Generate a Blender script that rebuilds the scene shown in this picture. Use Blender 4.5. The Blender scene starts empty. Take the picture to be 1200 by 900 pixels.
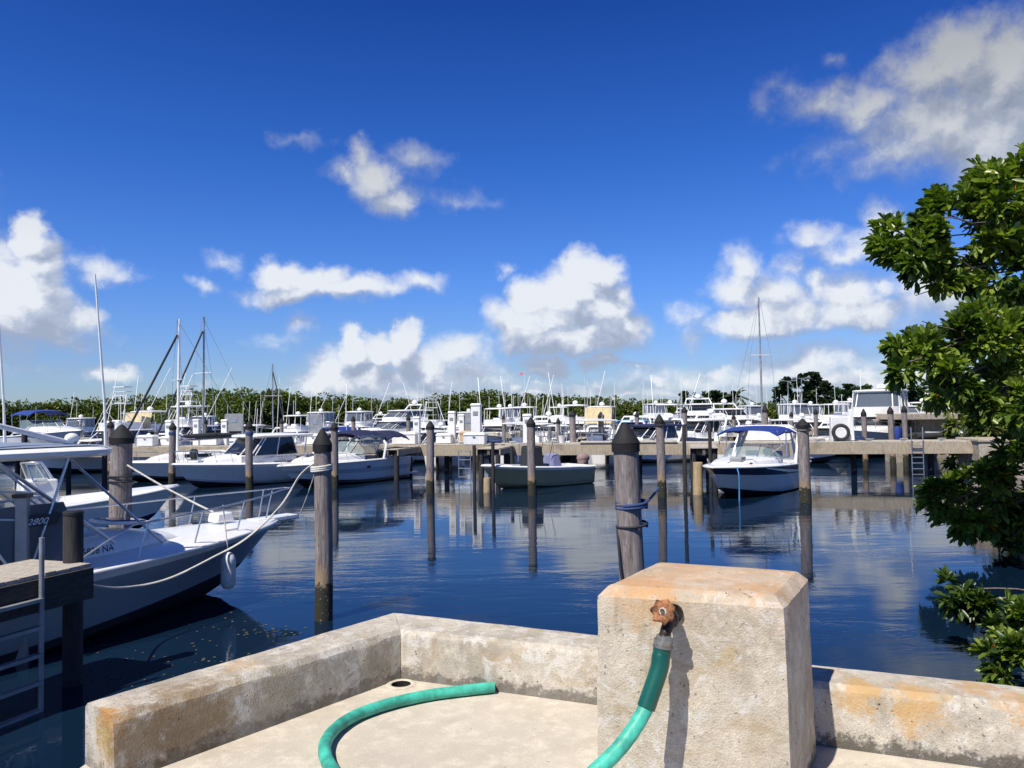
import bpy, bmesh, math, random
import numpy as np
from mathutils import Vector, Matrix, noise as mnoise
from mathutils.bvhtree import BVHTree
rnd = random.Random(7)
R = math.radians
SC = bpy.context.scene
COL = SC.collection
# ------------------------------------------------------------------ camera
EYE = 3.0; FPX = 920.0
pitch, roll = R(2.12), R(0.9)
F_ = Vector((0, math.cos(pitch), math.sin(pitch))); U0 = Vector((0, -math.sin(pitch), math.cos(pitch))); R0 = Vector((1, 0, 0))
RI = R0*math.cos(roll) - U0*math.sin(roll); UI = U0*math.cos(roll) + R0*math.sin(roll)
cam_d = bpy.data.cameras.new('camera'); cam = bpy.data.objects.new('camera', cam_d); COL.objects.link(cam)
cam_d.sensor_width = 36; cam_d.lens = FPX/1200*36; cam_d.clip_end = 20000; cam_d.clip_start = 0.05
M = Matrix((RI, UI, -F_)).transposed().to_4x4(); M.translation = Vector((0, 0, EYE)); cam.matrix_world = M
SC.camera = cam
CP = Vector((0, 0, EYE))
def ray(px, py): return F_ + RI*((px-600)/FPX) + UI*((450-py)/FPX)
def G(px, py, z=0.0):                      # where the sight line meets height z
    d = ray(px, py); return CP + d*((z-EYE)/d.z)
def D(px, py, Y):                          # where the sight line is Y metres away
    d = ray(px, py); return CP + d*(Y/d.y)
def YW(px, Y, z=0.0):                      # point on the water under column px at distance Y
    y = 484 - (px-600)*math.tan(roll) + (EYE-z)*FPX/Y
    p = D(px, y, Y); return Vector((p.x, Y, z))
# ------------------------------------------------------------------ world, sun, exposure
SUN_AZ = (-0.62, -0.785); SUN_EL = R(55)
SC.view_settings.view_transform = 'Standard'; SC.view_settings.look = 'None'; SC.view_settings.gamma = 1
SC.view_settings.exposure = 0.30
W = bpy.data.worlds.new('World'); SC.world = W; W.use_nodes = True
W.cycles.sampling_method = 'MANUAL'; W.cycles.sample_map_resolution = 512
sun_d = bpy.data.lights.new('sun', 'SUN'); sun_d.energy = 4.9; sun_d.angle = R(0.53); sun_d.color = (1, 0.94, 0.84)
sun = bpy.data.objects.new('sun', sun_d); COL.objects.link(sun)
sv = Vector((SUN_AZ[0]*math.cos(SUN_EL), SUN_AZ[1]*math.cos(SUN_EL), math.sin(SUN_EL)))
sun.rotation_euler = sv.to_track_quat('Z', 'Y').to_euler()
def build_world():
    nt = W.node_tree; N = nt.nodes; L = nt.links; N.clear()
    out = N.new('ShaderNodeOutputWorld'); bg = N.new('ShaderNodeBackground'); L.new(bg.outputs[0], out.inputs[0])
    sky = N.new('ShaderNodeTexSky'); sky.sky_type = 'NISHITA'; sky.sun_disc = False
    sky.sun_elevation = SUN_EL; sky.sun_rotation = math.atan2(SUN_AZ[0], SUN_AZ[1]); sky.dust_density = 0.4; sky.air_density = 1.0; sky.ozone_density = 3.0; sky.altitude = 0
    bg.inputs[1].default_value = 0.105
    tc = N.new('ShaderNodeTexCoord'); sep = N.new('ShaderNodeSeparateXYZ'); L.new(tc.outputs['Generated'], sep.inputs[0])
    def math_(op, a, b=None, c=None, clamp=False):
        n = N.new('ShaderNodeMath'); n.operation = op; n.use_clamp = clamp
        for i, v in enumerate((a, b, c)):
            if v is None: continue
            if isinstance(v, (int, float)): n.inputs[i].default_value = v
            else: L.new(v, n.inputs[i])
        return n.outputs[0]
    az = math_('ARCTAN2', sep.outputs[0], sep.outputs[1]); el = math_('ARCSINE', sep.outputs[2])
    comb = N.new('ShaderNodeCombineXYZ'); L.new(az, comb.inputs[0]); L.new(el, comb.inputs[1])
    def noise(vec, scale, detail, rough=0.5, lac=2.0):
        n = N.new('ShaderNodeTexNoise'); n.inputs['Scale'].default_value = scale; n.inputs['Detail'].default_value = detail
        n.inputs['Roughness'].default_value = rough; n.inputs['Lacunarity'].default_value = lac; L.new(vec, n.inputs['Vector']); return n
    # wobble the coordinates so that the puffs lose their round outline
    w1 = noise(comb.outputs[0], 11, 5, 0.6)
    vm = N.new('ShaderNodeVectorMath'); vm.operation = 'MULTIPLY_ADD'; L.new(w1.outputs['Color'], vm.inputs[0])
    vm.inputs[1].default_value = (0.085, 0.075, 0); off = N.new('ShaderNodeVectorMath'); off.operation = 'SUBTRACT'
    L.new(comb.outputs[0], off.inputs[0]); off.inputs[1].default_value = (0.0425, 0.0375, 0); L.new(off.outputs[0], vm.inputs[2])
    warped = vm.outputs[0]
    # node group holding the puffs: x, y, radius x, radius y in picture points, strength
    P = [
     # big centre cumulus
     (690,318,44,30,1.7),(665,345,50,34,1.8),(625,350,30,26,1.5),(700,365,46,34,1.8),(640,378,60,32,1.7),(600,378,34,34,1.2),(728,345,22,20,1.2),
     (735,385,32,26,1.2),(660,400,85,20,1.7),(620,395,50,24,1.3),(712,392,40,24,1.5),(578,362,18,24,.8),
     # left-centre long cloud
     (330,322,34,22,1.25),(370,335,50,20,1.25),(420,338,46,20,1.2),(350,345,60,12,1.1),(400,322,22,15,.9),(490,330,34,18,.85),(460,335,40,16,.7),
     # upper left wisp
     (440,205,36,28,.95),(460,232,40,22,.95),(405,195,26,16,.7),(490,185,34,22,.45),(540,230,40,16,.4),(350,165,36,12,.33),(425,180,22,16,.7),
     # horizon cumulus left
     (410,410,22,26,1.5),(445,415,28,24,1.4),(475,405,20,28,1.5),(380,435,38,28,1.2),(430,445,90,24,1.1),(500,430,45,28,1.0),(540,415,40,24,.95),(560,440,60,26,.8),
     (352,378,18,16,.6),(330,395,36,14,.35),(640,428,40,13,.95),(700,426,30,11,.9),(732,430,12,8,.7),
     # far left tower
     (35,270,17,20,1.3),(38,295,20,24,1.25),(45,318,24,24,1.3),(30,345,44,34,1.6),(20,370,60,32,1.4),(80,368,30,22,1.0),(5,320,40,36,.8),(50,390,60,18,.7),
     (130,312,30,17,.75),(150,318,24,14,.65),(95,305,40,16,.35),(90,402,26,12,.5),(30,405,30,14,.5),(130,436,30,11,1.0),(150,433,16,9,.8),(262,308,20,11,.42),(232,338,14,9,.45),
     # right group
     (875,320,26,30,.95),(865,345,38,28,.95),(905,350,60,34,.95),(890,382,62,22,1.5),(930,375,34,24,1.2),(990,345,46,38,.95),(1000,370,56,24,1.35),(1030,330,30,24,.8),
     (965,325,24,20,.7),(930,315,22,22,.6),(805,372,22,18,.55),(810,400,20,22,.4),
     (945,275,32,20,.75),(990,285,50,18,.75),(1035,262,24,26,.8),(1015,280,46,20,.7),(1100,340,60,50,.9),(1085,440,60,30,.8),
     # top right mass
     (1130,70,50,46,1.15),(1175,95,70,60,1.25),(1080,95,50,40,.9),(1020,130,50,32,.75),(960,125,44,22,.55),(1100,150,90,50,1.0),(1170,160,80,60,1.05),(1060,180,70,34,.75),
     (1230,120,90,90,1.2),(930,105,30,18,.35),(1000,170,60,26,.4),(905,130,24,22,.3),(975,65,16,10,.3),
     # low banks over the horizon
     (660,455,150,20,.62),(480,462,150,16,.75),(820,440,120,22,.55),(940,430,110,26,.75),(1030,450,120,26,.75),(780,460,120,14,.5),(560,470,200,12,.7),(900,465,200,12,.5),
     (200,462,60,8,.3),(60,432,60,12,.25),(240,455,30,10,.3),
     # clouds out of frame, for side views and the light
     (600,452,20,9,.8),(625,446,16,8,.7),(770,448,22,10,.8),(800,440,16,9,.7),(840,432,26,12,.8),(900,440,40,14,.9),(960,448,36,14,.9),(1010,440,30,14,.9),(700,450,22,8,.7),(520,450,26,10,.8),(395,452,30,9,.8),(860,455,60,10,.7),(620,462,70,8,.7),(740,466,60,7,.6),(595,318,12,9,.5),(285,345,16,9,.4),(745,430,14,8,.6),
     (-200,200,140,70,1.1),(-260,330,90,50,1.3),(-120,420,150,22,.8),(1500,300,140,80,1.2),(1420,430,200,30,.8),(1400,120,100,60,1.1),
     (300,-220,120,60,1.0),(900,-260,140,70,1.1),(560,-420,120,80,1.0),
    ]
    g = bpy.data.node_groups.new('cloud field', 'ShaderNodeTree')
    g.interface.new_socket('Vector', in_out='INPUT', socket_type='NodeSocketVector')
    g.interface.new_socket('Value', in_out='OUTPUT', socket_type='NodeSocketFloat')
    gi = g.nodes.new('NodeGroupInput'); go = g.nodes.new('NodeGroupOutput')
    last = None
    for (x, y, rx, ry, a) in P:
        d = ray(x, y).normalized(); c = (math.atan2(d.x, d.y), math.asin(d.z))
        sx, sy = FPX/rx*0.82, FPX/ry*0.82
        if abs(x-600) > 700 or y < -50: sx = FPX/rx*1.0; sy = FPX/ry
        m = g.nodes.new('ShaderNodeVectorMath'); m.operation = 'MULTIPLY_ADD'; g.links.new(gi.outputs[0], m.inputs[0])
        m.inputs[1].default_value = (sx, sy, 0); m.inputs[2].default_value = (-c[0]*sx, -c[1]*sy, 0)
        l = g.nodes.new('ShaderNodeVectorMath'); l.operation = 'LENGTH'; g.links.new(m.outputs[0], l.inputs[0])
        q = g.nodes.new('ShaderNodeMath'); q.operation = 'MULTIPLY_ADD'; g.links.new(l.outputs['Value'], q.inputs[0]); q.inputs[1].default_value = -a; q.inputs[2].default_value = a
        if last is None: last = q.outputs[0]
        else:
            mx = g.nodes.new('ShaderNodeMath'); mx.operation = 'SMOOTH_MAX'; mx.inputs[2].default_value = 0.12
            g.links.new(last, mx.inputs[0]); g.links.new(q.outputs[0], mx.inputs[1]); last = mx.outputs[0]
    g.links.new(last, go.inputs[0])
    def field(vec):
        n = N.new('ShaderNodeGroup'); n.node_tree = g; L.new(vec, n.inputs[0]); return n.outputs[0]
    f0 = field(warped)
    sh = N.new('ShaderNodeVectorMath'); sh.operation = 'ADD'; L.new(warped, sh.inputs[0]); sh.inputs[1].default_value = (-0.012, 0.03, 0)
    f1 = field(sh.outputs[0])
    class _V:
        def __init__(s, o): s.outputs = {'Fac': o}
    def billow(vec):
        a = noise(vec, 34, 8, 0.60).outputs['Fac']; v = N.new('ShaderNodeTexVoronoi'); v.inputs['Scale'].default_value = 26; v.inputs['Detail'].default_value = 3; v.inputs['Roughness'].default_value = .55; v.inputs['Lacunarity'].default_value = 2.3; v.normalize = True
        L.new(vec, v.inputs['Vector']); return _V(math_('ADD', math_('MULTIPLY', a, .62), math_('MULTIPLY_ADD', v.outputs['Distance'], -.62, .42)))
    wv = N.new('ShaderNodeVectorMath'); wv.operation = 'MULTIPLY_ADD'; L.new(noise(comb.outputs[0], 30, 4, .6).outputs['Color'], wv.inputs[0]); wv.inputs[1].default_value = (.03, .03, 0); L.new(comb.outputs[0], wv.inputs[2])
    n2 = billow(wv.outputs[0]); n3 = noise(comb.outputs[0], 9, 6, 0.6)
    # billowy detail sampled twice for relief
    sh2 = N.new('ShaderNodeVectorMath'); sh2.operation = 'ADD'; L.new(wv.outputs[0], sh2.inputs[0]); sh2.inputs[1].default_value = (-0.004, 0.009, 0)
    n2b = billow(sh2.outputs[0])
    dn = math_('MULTIPLY_ADD', n2.outputs['Fac'], 0.75, -0.42)
    dn3 = math_('MULTIPLY_ADD', n3.outputs['Fac'], 0.8, -0.42)
    dens = math_('ADD', math_('ADD', f0, dn), dn3)
    mr = N.new('ShaderNodeMapRange'); mr.interpolation_type = 'SMOOTHSTEP'; L.new(dens, mr.inputs[0])
    mr.inputs[1].default_value = -0.06; mr.inputs[2].default_value = 0.74
    alpha = mr.outputs[0]
    relief = math_('ADD', math_('MULTIPLY', math_('SUBTRACT', f0, f1), 0.80), math_('MULTIPLY', math_('SUBTRACT', n2.outputs['Fac'], n2b.outputs['Fac']), 1.1))
    thick = N.new('ShaderNodeMapRange'); L.new(dens, thick.inputs[0]); thick.inputs[1].default_value = 0.2; thick.inputs[2].default_value = 1.1
    lit = math_('ADD', math_('MULTIPLY_ADD', relief, 1.0, 0.37), math_('MULTIPLY', thick.outputs[0], 0.16), clamp=True)
    cr = N.new('ShaderNodeValToRGB'); L.new(lit, cr.inputs[0]); e = cr.color_ramp.elements
    e[0].position = 0.1; e[0].color = (0.40, 0.47, 0.62, 1); e[1].position = 0.80; e[1].color = (0.90, 0.94, 1.0, 1)
    k = e.new(0.42); k.color = (0.56, 0.63, 0.78, 1)
    k = e.new(0.6); k.color = (0.75, 0.80, 0.90, 1)
    # higher clouds are the dim, thin ones
    dim = N.new('ShaderNodeMapRange'); L.new(el, dim.inputs[0]); dim.inputs[1].default_value = R(11); dim.inputs[2].default_value = R(22)
    dim.inputs[3].default_value = 1.0; dim.inputs[4].default_value = 0.55
    cs = N.new('ShaderNodeVectorMath'); cs.operation = 'SCALE'; L.new(cr.outputs[0], cs.inputs[0]); L.new(math_('MULTIPLY', dim.outputs[0], 7.1), cs.inputs['Scale'])
    # the sky: Nishita, tinted by height to the deep tropical blue
    tr = N.new('ShaderNodeValToRGB'); L.new(math_('MULTIPLY', el, 1/R(60), clamp=True), tr.inputs[0]); t = tr.color_ramp.elements
    t[0].position = 0.0; t[0].color = (0.56, 0.68, 0.92, 1); t[1].position = 1.0; t[1].color = (0.05, 0.18, 0.42, 1)
    for pos, c in ((.07, (.46, .62, 1.0)), (.16, (.33, .58, 1.10)), (.30, (.175, .45, 1.03)), (.5, (.075, .265, .80)), (.7, (.055, .19, .52))):
        k = t.new(pos); k.color = (*c, 1)
    mul = N.new('ShaderNodeVectorMath'); mul.operation = 'MULTIPLY'; L.new(sky.outputs[0], mul.inputs[0]); L.new(tr.outputs[0], mul.inputs[1])
    mix = N.new('ShaderNodeMix'); mix.data_type = 'RGBA'; L.new(math_('MULTIPLY', alpha, 0.97), mix.inputs[0]); L.new(mul.outputs[0], mix.inputs[6]); L.new(cs.outputs[0], mix.inputs[7])
    L.new(mix.outputs[2], bg.inputs[0])
build_world()
# ------------------------------------------------------------------ materials
MT = {}
def new_mat(name):
    m = bpy.data.materials.new(name); m.use_nodes = True; nt = m.node_tree; b = nt.nodes['Principled BSDF']; MT[name] = m
    return m, nt, nt.nodes, nt.links, b
def nz(N, L, vec, scale, detail=4, rough=0.55, dist=0.0):
    n = N.new('ShaderNodeTexNoise'); n.inputs['Scale'].default_value = scale; n.inputs['Detail'].default_value = detail
    n.inputs['Roughness'].default_value = rough; n.inputs['Distortion'].default_value = dist; L.new(vec, n.inputs['Vector']); return n.outputs['Fac']
def ramp(N, L, fac, stops):
    r = N.new('ShaderNodeValToRGB'); L.new(fac, r.inputs[0]); e = r.color_ramp.elements
    e[0].position = stops[0][0]; e[0].color = (*stops[0][1], 1); e[1].position = stops[-1][0]; e[1].color = (*stops[-1][1], 1)
    for p, c in stops[1:-1]: k = e.new(p); k.color = (*c, 1)
    return r.outputs[0]
def mapr(N, L, v, a, b, c=0., d=1., smooth=True):
    n = N.new('ShaderNodeMapRange'); L.new(v, n.inputs[0]); n.interpolation_type = 'SMOOTHSTEP' if smooth else 'LINEAR'
    for i, x in enumerate((a, b, c, d)): n.inputs[i+1].default_value = x
    return n.outputs[0]
def mixc(N, L, fac, a, b, blend='MIX'):
    n = N.new('ShaderNodeMix'); n.data_type = 'RGBA'; n.blend_type = blend
    if isinstance(fac, (int, float)): n.inputs[0].default_value = fac
    else: L.new(fac, n.inputs[0])
    for i, v in ((6, a), (7, b)):
        if isinstance(v, tuple): n.inputs[i].default_value = (*v, 1)
        else: L.new(v, n.inputs[i])
    return n.outputs[2]
def mth(N, L, op, a, b=0.0, clamp=False):
    n = N.new('ShaderNodeMath'); n.operation = op; n.use_clamp = clamp
    for i, v in enumerate((a, b)):
        if isinstance(v, (int, float)): n.inputs[i].default_value = v
        else: L.new(v, n.inputs[i])
    return n.outputs[0]
def bumpn(N, L, b, h, strength=0.3, dist=0.01):
    n = N.new('ShaderNodeBump'); n.inputs['Strength'].default_value = strength; n.inputs['Distance'].default_value = dist
    L.new(h, n.inputs['Height']); L.new(n.outputs[0], b.inputs['Normal']); return n
def coords(N, L, kind='Object', scale=None):
    tc = N.new('ShaderNodeTexCoord'); o = tc.outputs[kind]
    if scale:
        mp = N.new('ShaderNodeMapping'); mp.inputs['Scale'].default_value = scale; L.new(o, mp.inputs[0]); o = mp.outputs[0]
    return o
def simple(name, col, rough=0.5, metal=0.0, var=0.12, scale=3.0, bump=0.0, bscale=40, trans=0.0, spec=0.5, stretch=None, coat=0.0):
    m, nt, N, L, b = new_mat(name); v = coords(N, L, 'Object', stretch)
    f = nz(N, L, v, scale, 5, 0.6)
    c = mixc(N, L, mapr(N, L, f, 0.3, 0.7), tuple(x*(1-var) for x in col), tuple(min(1, x*(1+var*0.6)) for x in col)); L.new(c, b.inputs['Base Color'])
    b.inputs['Roughness'].default_value = rough; b.inputs['Metallic'].default_value = metal; b.inputs['Specular IOR Level'].default_value = spec
    if trans: b.inputs['Transmission Weight'].default_value = trans
    if coat: b.inputs['Coat Weight'].default_value = coat; b.inputs['Coat Roughness'].default_value = 0.1
    if bump: bumpn(N, L, b, nz(N, L, v, bscale, 4), bump)
    return m
def gelcoat(name, col, dirt=0.10):
    m, nt, N, L, b = new_mat(name); v = coords(N, L, 'Object', (1, 1, .25))
    f = mapr(N, L, nz(N, L, v, 5.0, 6, 0.65), 0.45, 0.8, 0, 1)
    c = mixc(N, L, mth(N, L, 'MULTIPLY', f, dirt*4), col, tuple(x*y for x, y in zip(col, (.72, .68, .58)))); L.new(c, b.inputs['Base Color'])
    sp = N.new('ShaderNodeSeparateXYZ'); L.new(coords(N, L), sp.inputs[0]); gz = mth(N, L, 'ADD', sp.outputs[2], mth(N, L, 'MULTIPLY', nz(N, L, coords(N, L, 'Object', (1, 1, .4)), 6, 5), .25))
    c = mixc(N, L, mth(N, L, 'MULTIPLY', mapr(N, L, gz, .42, .18), .55), c, (.20, .18, .10)); L.new(c, b.inputs['Base Color'])
    b.inputs['Roughness'].default_value = 0.28; b.inputs['Coat Weight'].default_value = 0.35; b.inputs['Coat Roughness'].default_value = 0.08
    bumpn(N, L, b, nz(N, L, coords(N, L), 2.2, 2), 0.08, 0.02)
gelcoat('gel', (.85, .85, .83)); gelcoat('gel_warm', (.78, .76, .70)); gelcoat('gel_grey', (.42, .46, .51)); gelcoat('gel_hull', (.31, .35, .385))
gelcoat('gel_olive', (.38, .345, .20)); gelcoat('gel_pale', (.66, .69, .71)); gelcoat('gel_navy', (.015, .025, .07)); gelcoat('gel_teal', (.10, .16, .18))
gelcoat('gel_rust', (.35, .22, .12), .2)
simple('bottom_paint', (.02, .022, .03), .6); simple('boot_blue', (.02, .05, .14), .35)
simple('nonskid', (.66, .66, .62), .75, bump=.25, bscale=260, var=.1); simple('black_plastic', (.018, .018, .02), .45, var=.3)
simple('cap_black', (.010, .010, .011), .8, var=.4, scale=8); simple('rubber', (.03, .03, .03), .7)
simple('dark_cloth', (.025, .028, .035), .85, bump=.3, bscale=12); simple('blue_canvas', (.012, .04, .24), .75, var=.25, bump=.3, bscale=9)
simple('navy_canvas', (.012, .018, .07), .8, var=.3, bump=.3, bscale=9); simple('grey_canvas', (.20, .25, .36), .8, var=.15, bump=.3, bscale=7)
simple('tan_canvas', (.62, .50, .28), .85, var=.15, bump=.3, bscale=7); simple('pink_canvas', (.26, .18, .17), .85, bump=.3, bscale=9)
simple('lilac_canvas', (.20, .21, .36), .85, bump=.3, bscale=9); simple('cyan_canvas', (.15, .38, .6), .8); simple('teal_canvas', (.02, .25, .25), .8)
simple('interior', (.48, .46, .42), .6); simple('teak', (.24, .15, .08), .6, var=.3, scale=9)
simple('white_plastic', (.78, .78, .76), .45, var=.08, scale=6); simple('rope_white', (.62, .60, .54), .85, bump=.6, bscale=90); simple('rope_dark', (.03, .03, .035), .85, bump=.6, bscale=90)
simple('rope_blue', (.03, .06, .17), .8, bump=.6, bscale=90); simple('rope_cyan', (.08, .3, .6), .8)
simple('steel', (.66, .66, .66), .30, .8, var=.1); simple('alu', (.55, .56, .57), .42, .9, var=.2); simple('alu_dull', (.36, .37, .38), .55, .6, var=.25)
simple('galv', (.42, .43, .43), .5, .7, var=.35, scale=14, bump=.3, bscale=60); simple('fender_white', (.72, .71, .66), .5, var=.2, scale=9)
simple('sign_grey', (.30, .31, .31), .5, .3, var=.12); simple('tan_box', (.50, .36, .22), .7, var=.15); simple('flag_blue', (.02, .04, .18), .8); simple('flag_red', (.5, .2, .26), .8)
simple('lettering', (.01, .012, .03), .4); simple('plate_dark', (.012, .016, .03), .35); simple('letter_pale', (.72, .76, .8), .4)
simple('hole_shade', (.012, .011, .01), .9); simple('white_cloth', (.75, .75, .75), .9, bump=.3, bscale=8); simple('orange_pl', (.6, .16, .05), .5)  # first one: near-black that stands for shade inside drain and hose
def glassmat(name, col, rough=0.06):
    m, nt, N, L, b = new_mat(name); b.inputs['Base Color'].default_value = (*col, 1); b.inputs['Roughness'].default_value = rough
    b.inputs['Specular IOR Level'].default_value = 0.8; bumpn(N, L, b, nz(N, L, coords(N, L), 1.4, 2), 0.1, 0.03)
glassmat('glass_dark', (.014, .018, .024)); glassmat('glass_blue', (.02, .045, .16)); glassmat('glass_grey', (.10, .12, .14), .12)
def clear_glass():
    m, nt, N, L, b = new_mat('glass_clear'); b.inputs['Base Color'].default_value = (.30, .40, .42, 1); b.inputs['Roughness'].default_value = 0.05
    b.inputs['Alpha'].default_value = 0.45; b.inputs['Specular IOR Level'].default_value = 0.9
clear_glass()
def wood(name, c1, c2, axis_scale, dark=(.05, .045, .04), bump=.7):
    m, nt, N, L, b = new_mat(name); v = coords(N, L, 'Object', axis_scale); o = coords(N, L)
    a = nz(N, L, v, 6, 8, 0.65); c = mixc(N, L, mapr(N, L, a, .32, .68), c1, c2)
    crack = mapr(N, L, nz(N, L, v, 16, 4, 0.6, .3), .33, .44, 1, 0); c = mixc(N, L, mth(N, L, 'MULTIPLY', crack, .7), c, dark)
    st = mapr(N, L, nz(N, L, o, 1.3, 5, 0.6), .5, .75); c = mixc(N, L, mth(N, L, 'MULTIPLY', st, .55), c, tuple(x*.45 for x in c1)); L.new(c, b.inputs['Base Color'])
    b.inputs['Roughness'].default_value = .85; bumpn(N, L, b, a, bump, .015)
wood('plank', (.38, .34, .28), (.56, .51, .43), (1, 12, 1)); wood('fascia', (.32, .26, .18), (.50, .43, .32), (6, 6, .5)); wood('beam', (.10, .085, .065), (.20, .17, .13), (1, 1, 8))
wood('dark_post', (.018, .017, .018), (.045, .042, .042), (8, 8, .6)); wood('near_plank', (.33, .29, .24), (.50, .46, .40), (2, 9, 2)); wood('bark', (.10, .08, .065), (.21, .17, .14), (6, 6, 1))
wood('beam_dark', (.03, .027, .025), (.07, .062, .055), (1, 6, 6)); wood('tan_post', (.34, .25, .13), (.52, .40, .24), (6, 6, .5))
def piling_mat():
    m, nt, N, L, b = new_mat('piling'); v = coords(N, L, 'Object', (7, 7, .55)); o = coords(N, L)
    inf = N.new('ShaderNodeObjectInfo'); mp = N.new('ShaderNodeVectorMath'); mp.operation = 'ADD'; L.new(v, mp.inputs[0])
    cb = N.new('ShaderNodeCombineXYZ'); L.new(mth(N, L, 'MULTIPLY', inf.outputs['Random'], 30.), cb.inputs[2]); L.new(cb.outputs[0], mp.inputs[1]); v = mp.outputs[0]
    a = nz(N, L, v, 4, 9, 0.68); c = mixc(N, L, mapr(N, L, a, .3, .7), (.14, .115, .105), (.33, .29, .275))
    crack = mapr(N, L, nz(N, L, v, 9, 5, 0.65, .5), .36, .46, 1, 0); c = mixc(N, L, mth(N, L, 'MULTIPLY', crack, .75), c, (.045, .035, .035))
    kn = mapr(N, L, nz(N, L, o, 7, 4), .66, .74); c = mixc(N, L, mth(N, L, 'MULTIPLY', kn, .6), c, (.05, .04, .035))
    sep = N.new('ShaderNodeSeparateXYZ'); L.new(o, sep.inputs[0]); z = mth(N, L, 'ADD', sep.outputs[2], mth(N, L, 'MULTIPLY', mth(N, L, 'SUBTRACT', nz(N, L, o, 9, 5), .5), .5))
    c = mixc(N, L, mapr(N, L, z, .95, .55), c, (.30, .215, .13)); c = mixc(N, L, mapr(N, L, z, .56, .48), c, (.028, .026, .016))
    dm = N.new('ShaderNodeMapping'); dm.inputs['Scale'].default_value = (16, 16, 2.2); L.new(o, dm.inputs[0])
    c = mixc(N, L, mth(N, L, 'MULTIPLY', mth(N, L, 'MULTIPLY', mapr(N, L, nz(N, L, dm.outputs[0], 1, 4), .60, .68), mapr(N, L, sep.outputs[2], 1.5, 2.5)), .7), c, (.55, .53, .48))
    bar = mapr(N, L, nz(N, L, o, 26, 3), .60, .68); zz = mapr(N, L, z, .62, .5); c = mixc(N, L, mth(N, L, 'MULTIPLY', mth(N, L, 'MULTIPLY', bar, zz), .6), c, (.32, .31, .26)); L.new(c, b.inputs['Base Color'])
    b.inputs['Roughness'].default_value = .88; bumpn(N, L, b, mth(N, L, 'ADD', a, mth(N, L, 'MULTIPLY', mth(N, L, 'MULTIPLY', bar, zz), 1.2)), .8, .02)
piling_mat()
def concrete(name, rust, mildew=0.5, base=(.56, .51, .425), dark=(.37, .33, .265), rz=(1.5, 1.77), smooth=False, edge=None):
    m, nt, N, L, b = new_mat(name); geo = N.new('ShaderNodeNewGeometry'); p = geo.outputs['Position']
    sep = N.new('ShaderNodeSeparateXYZ'); L.new(p, sep.inputs[0])
    big = nz(N, L, p, 2.6, 6, .6, .4); mid = nz(N, L, p, 11, 7, .68); fine = nz(N, L, p, 130, 4, .6)
    c = mixc(N, L, mapr(N, L, big, .3, .7), dark, base); c = mixc(N, L, mapr(N, L, mid, .42, .75), c, tuple(min(.72, x*1.25) for x in base))
    c = mixc(N, L, mth(N, L, 'MULTIPLY', mapr(N, L, nz(N, L, p, 4.7, 7, .7, .8), .5, .66), .12 if smooth else .6), c, (.42, .30, .16))
    c = mixc(N, L, mth(N, L, 'MULTIPLY', mapr(N, L, nz(N, L, p, 3.1, 6, .62, .3), .56, .66), .15 if smooth else .5), c, (.26, .235, .20))
    c = mixc(N, L, mth(N, L, 'MULTIPLY', mapr(N, L, fine, .3, .7), .42), c, tuple(x*.55 for x in base))
    if not smooth:
        c = mixc(N, L, mth(N, L, 'MULTIPLY', mapr(N, L, nz(N, L, p, 6.3, 8, .7, 1.2), .53, .62), .65), c, (.62, .60, .55))
        dv = N.new('ShaderNodeMapping'); dv.inputs['Scale'].default_value = (14, 14, 1.6); L.new(p, dv.inputs[0])
        c = mixc(N, L, mth(N, L, 'MULTIPLY', mapr(N, L, nz(N, L, dv.outputs[0], 1, 6, .65), .56, .70), .45), c, (.27, .21, .13))
        c = mixc(N, L, mth(N, L, 'MULTIPLY', mapr(N, L, nz(N, L, p, 55, 3, .6), .64, .70), .7), c, (.10, .085, .065))
    # rust, lichen, and brown stain deepened for shade, patches given as (x, y, z, radius)
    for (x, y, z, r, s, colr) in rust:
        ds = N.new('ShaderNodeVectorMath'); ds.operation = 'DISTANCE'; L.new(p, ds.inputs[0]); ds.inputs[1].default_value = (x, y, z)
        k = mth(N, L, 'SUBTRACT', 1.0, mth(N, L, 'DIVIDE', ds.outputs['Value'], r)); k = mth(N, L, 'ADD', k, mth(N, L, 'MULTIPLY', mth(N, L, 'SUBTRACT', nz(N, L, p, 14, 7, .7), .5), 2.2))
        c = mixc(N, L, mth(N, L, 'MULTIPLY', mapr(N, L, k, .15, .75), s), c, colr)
    if edge:
        ez = mth(N, L, 'ADD', sep.outputs[2], mth(N, L, 'MULTIPLY', mth(N, L, 'SUBTRACT', nz(N, L, p, 9, 8, .72), .5), edge[2])); gg = mth(N, L, 'MULTIPLY', mapr(N, L, nz(N, L, p, 40, 5, .7), .35, .6, .3, 1), mapr(N, L, nz(N, L, p, 5.5, 6, .65), .38, .58, .25, 1))
        c = mixc(N, L, mth(N, L, 'MULTIPLY', mth(N, L, 'MULTIPLY', mapr(N, L, ez, edge[0], edge[1]), gg), edge[3]), c, edge[4])
    # black mildew creeping up from the foot
    zf = mapr(N, L, sep.outputs[2], rz[0]+.14, rz[0], 0, .5, False)
    mk = mth(N, L, 'ADD', zf, nz(N, L, p, 17, 9, .75)); c = mixc(N, L, mth(N, L, 'MULTIPLY', mapr(N, L, mk, .74, .9), mildew), c, (.045, .04, .035))
    vor = N.new('ShaderNodeTexVoronoi'); vor.inputs['Scale'].default_value = 26; L.new(p, vor.inputs['Vector'])
    sel = mapr(N, L, nz(N, L, p, 8, 2), .55, .62); pit = mth(N, L, 'MULTIPLY', mapr(N, L, vor.outputs['Distance'], .12, .05), sel)
    c = mixc(N, L, mth(N, L, 'MULTIPLY', pit, .8), c, (.05, .04, .035)); L.new(c, b.inputs['Base Color'])
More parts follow.
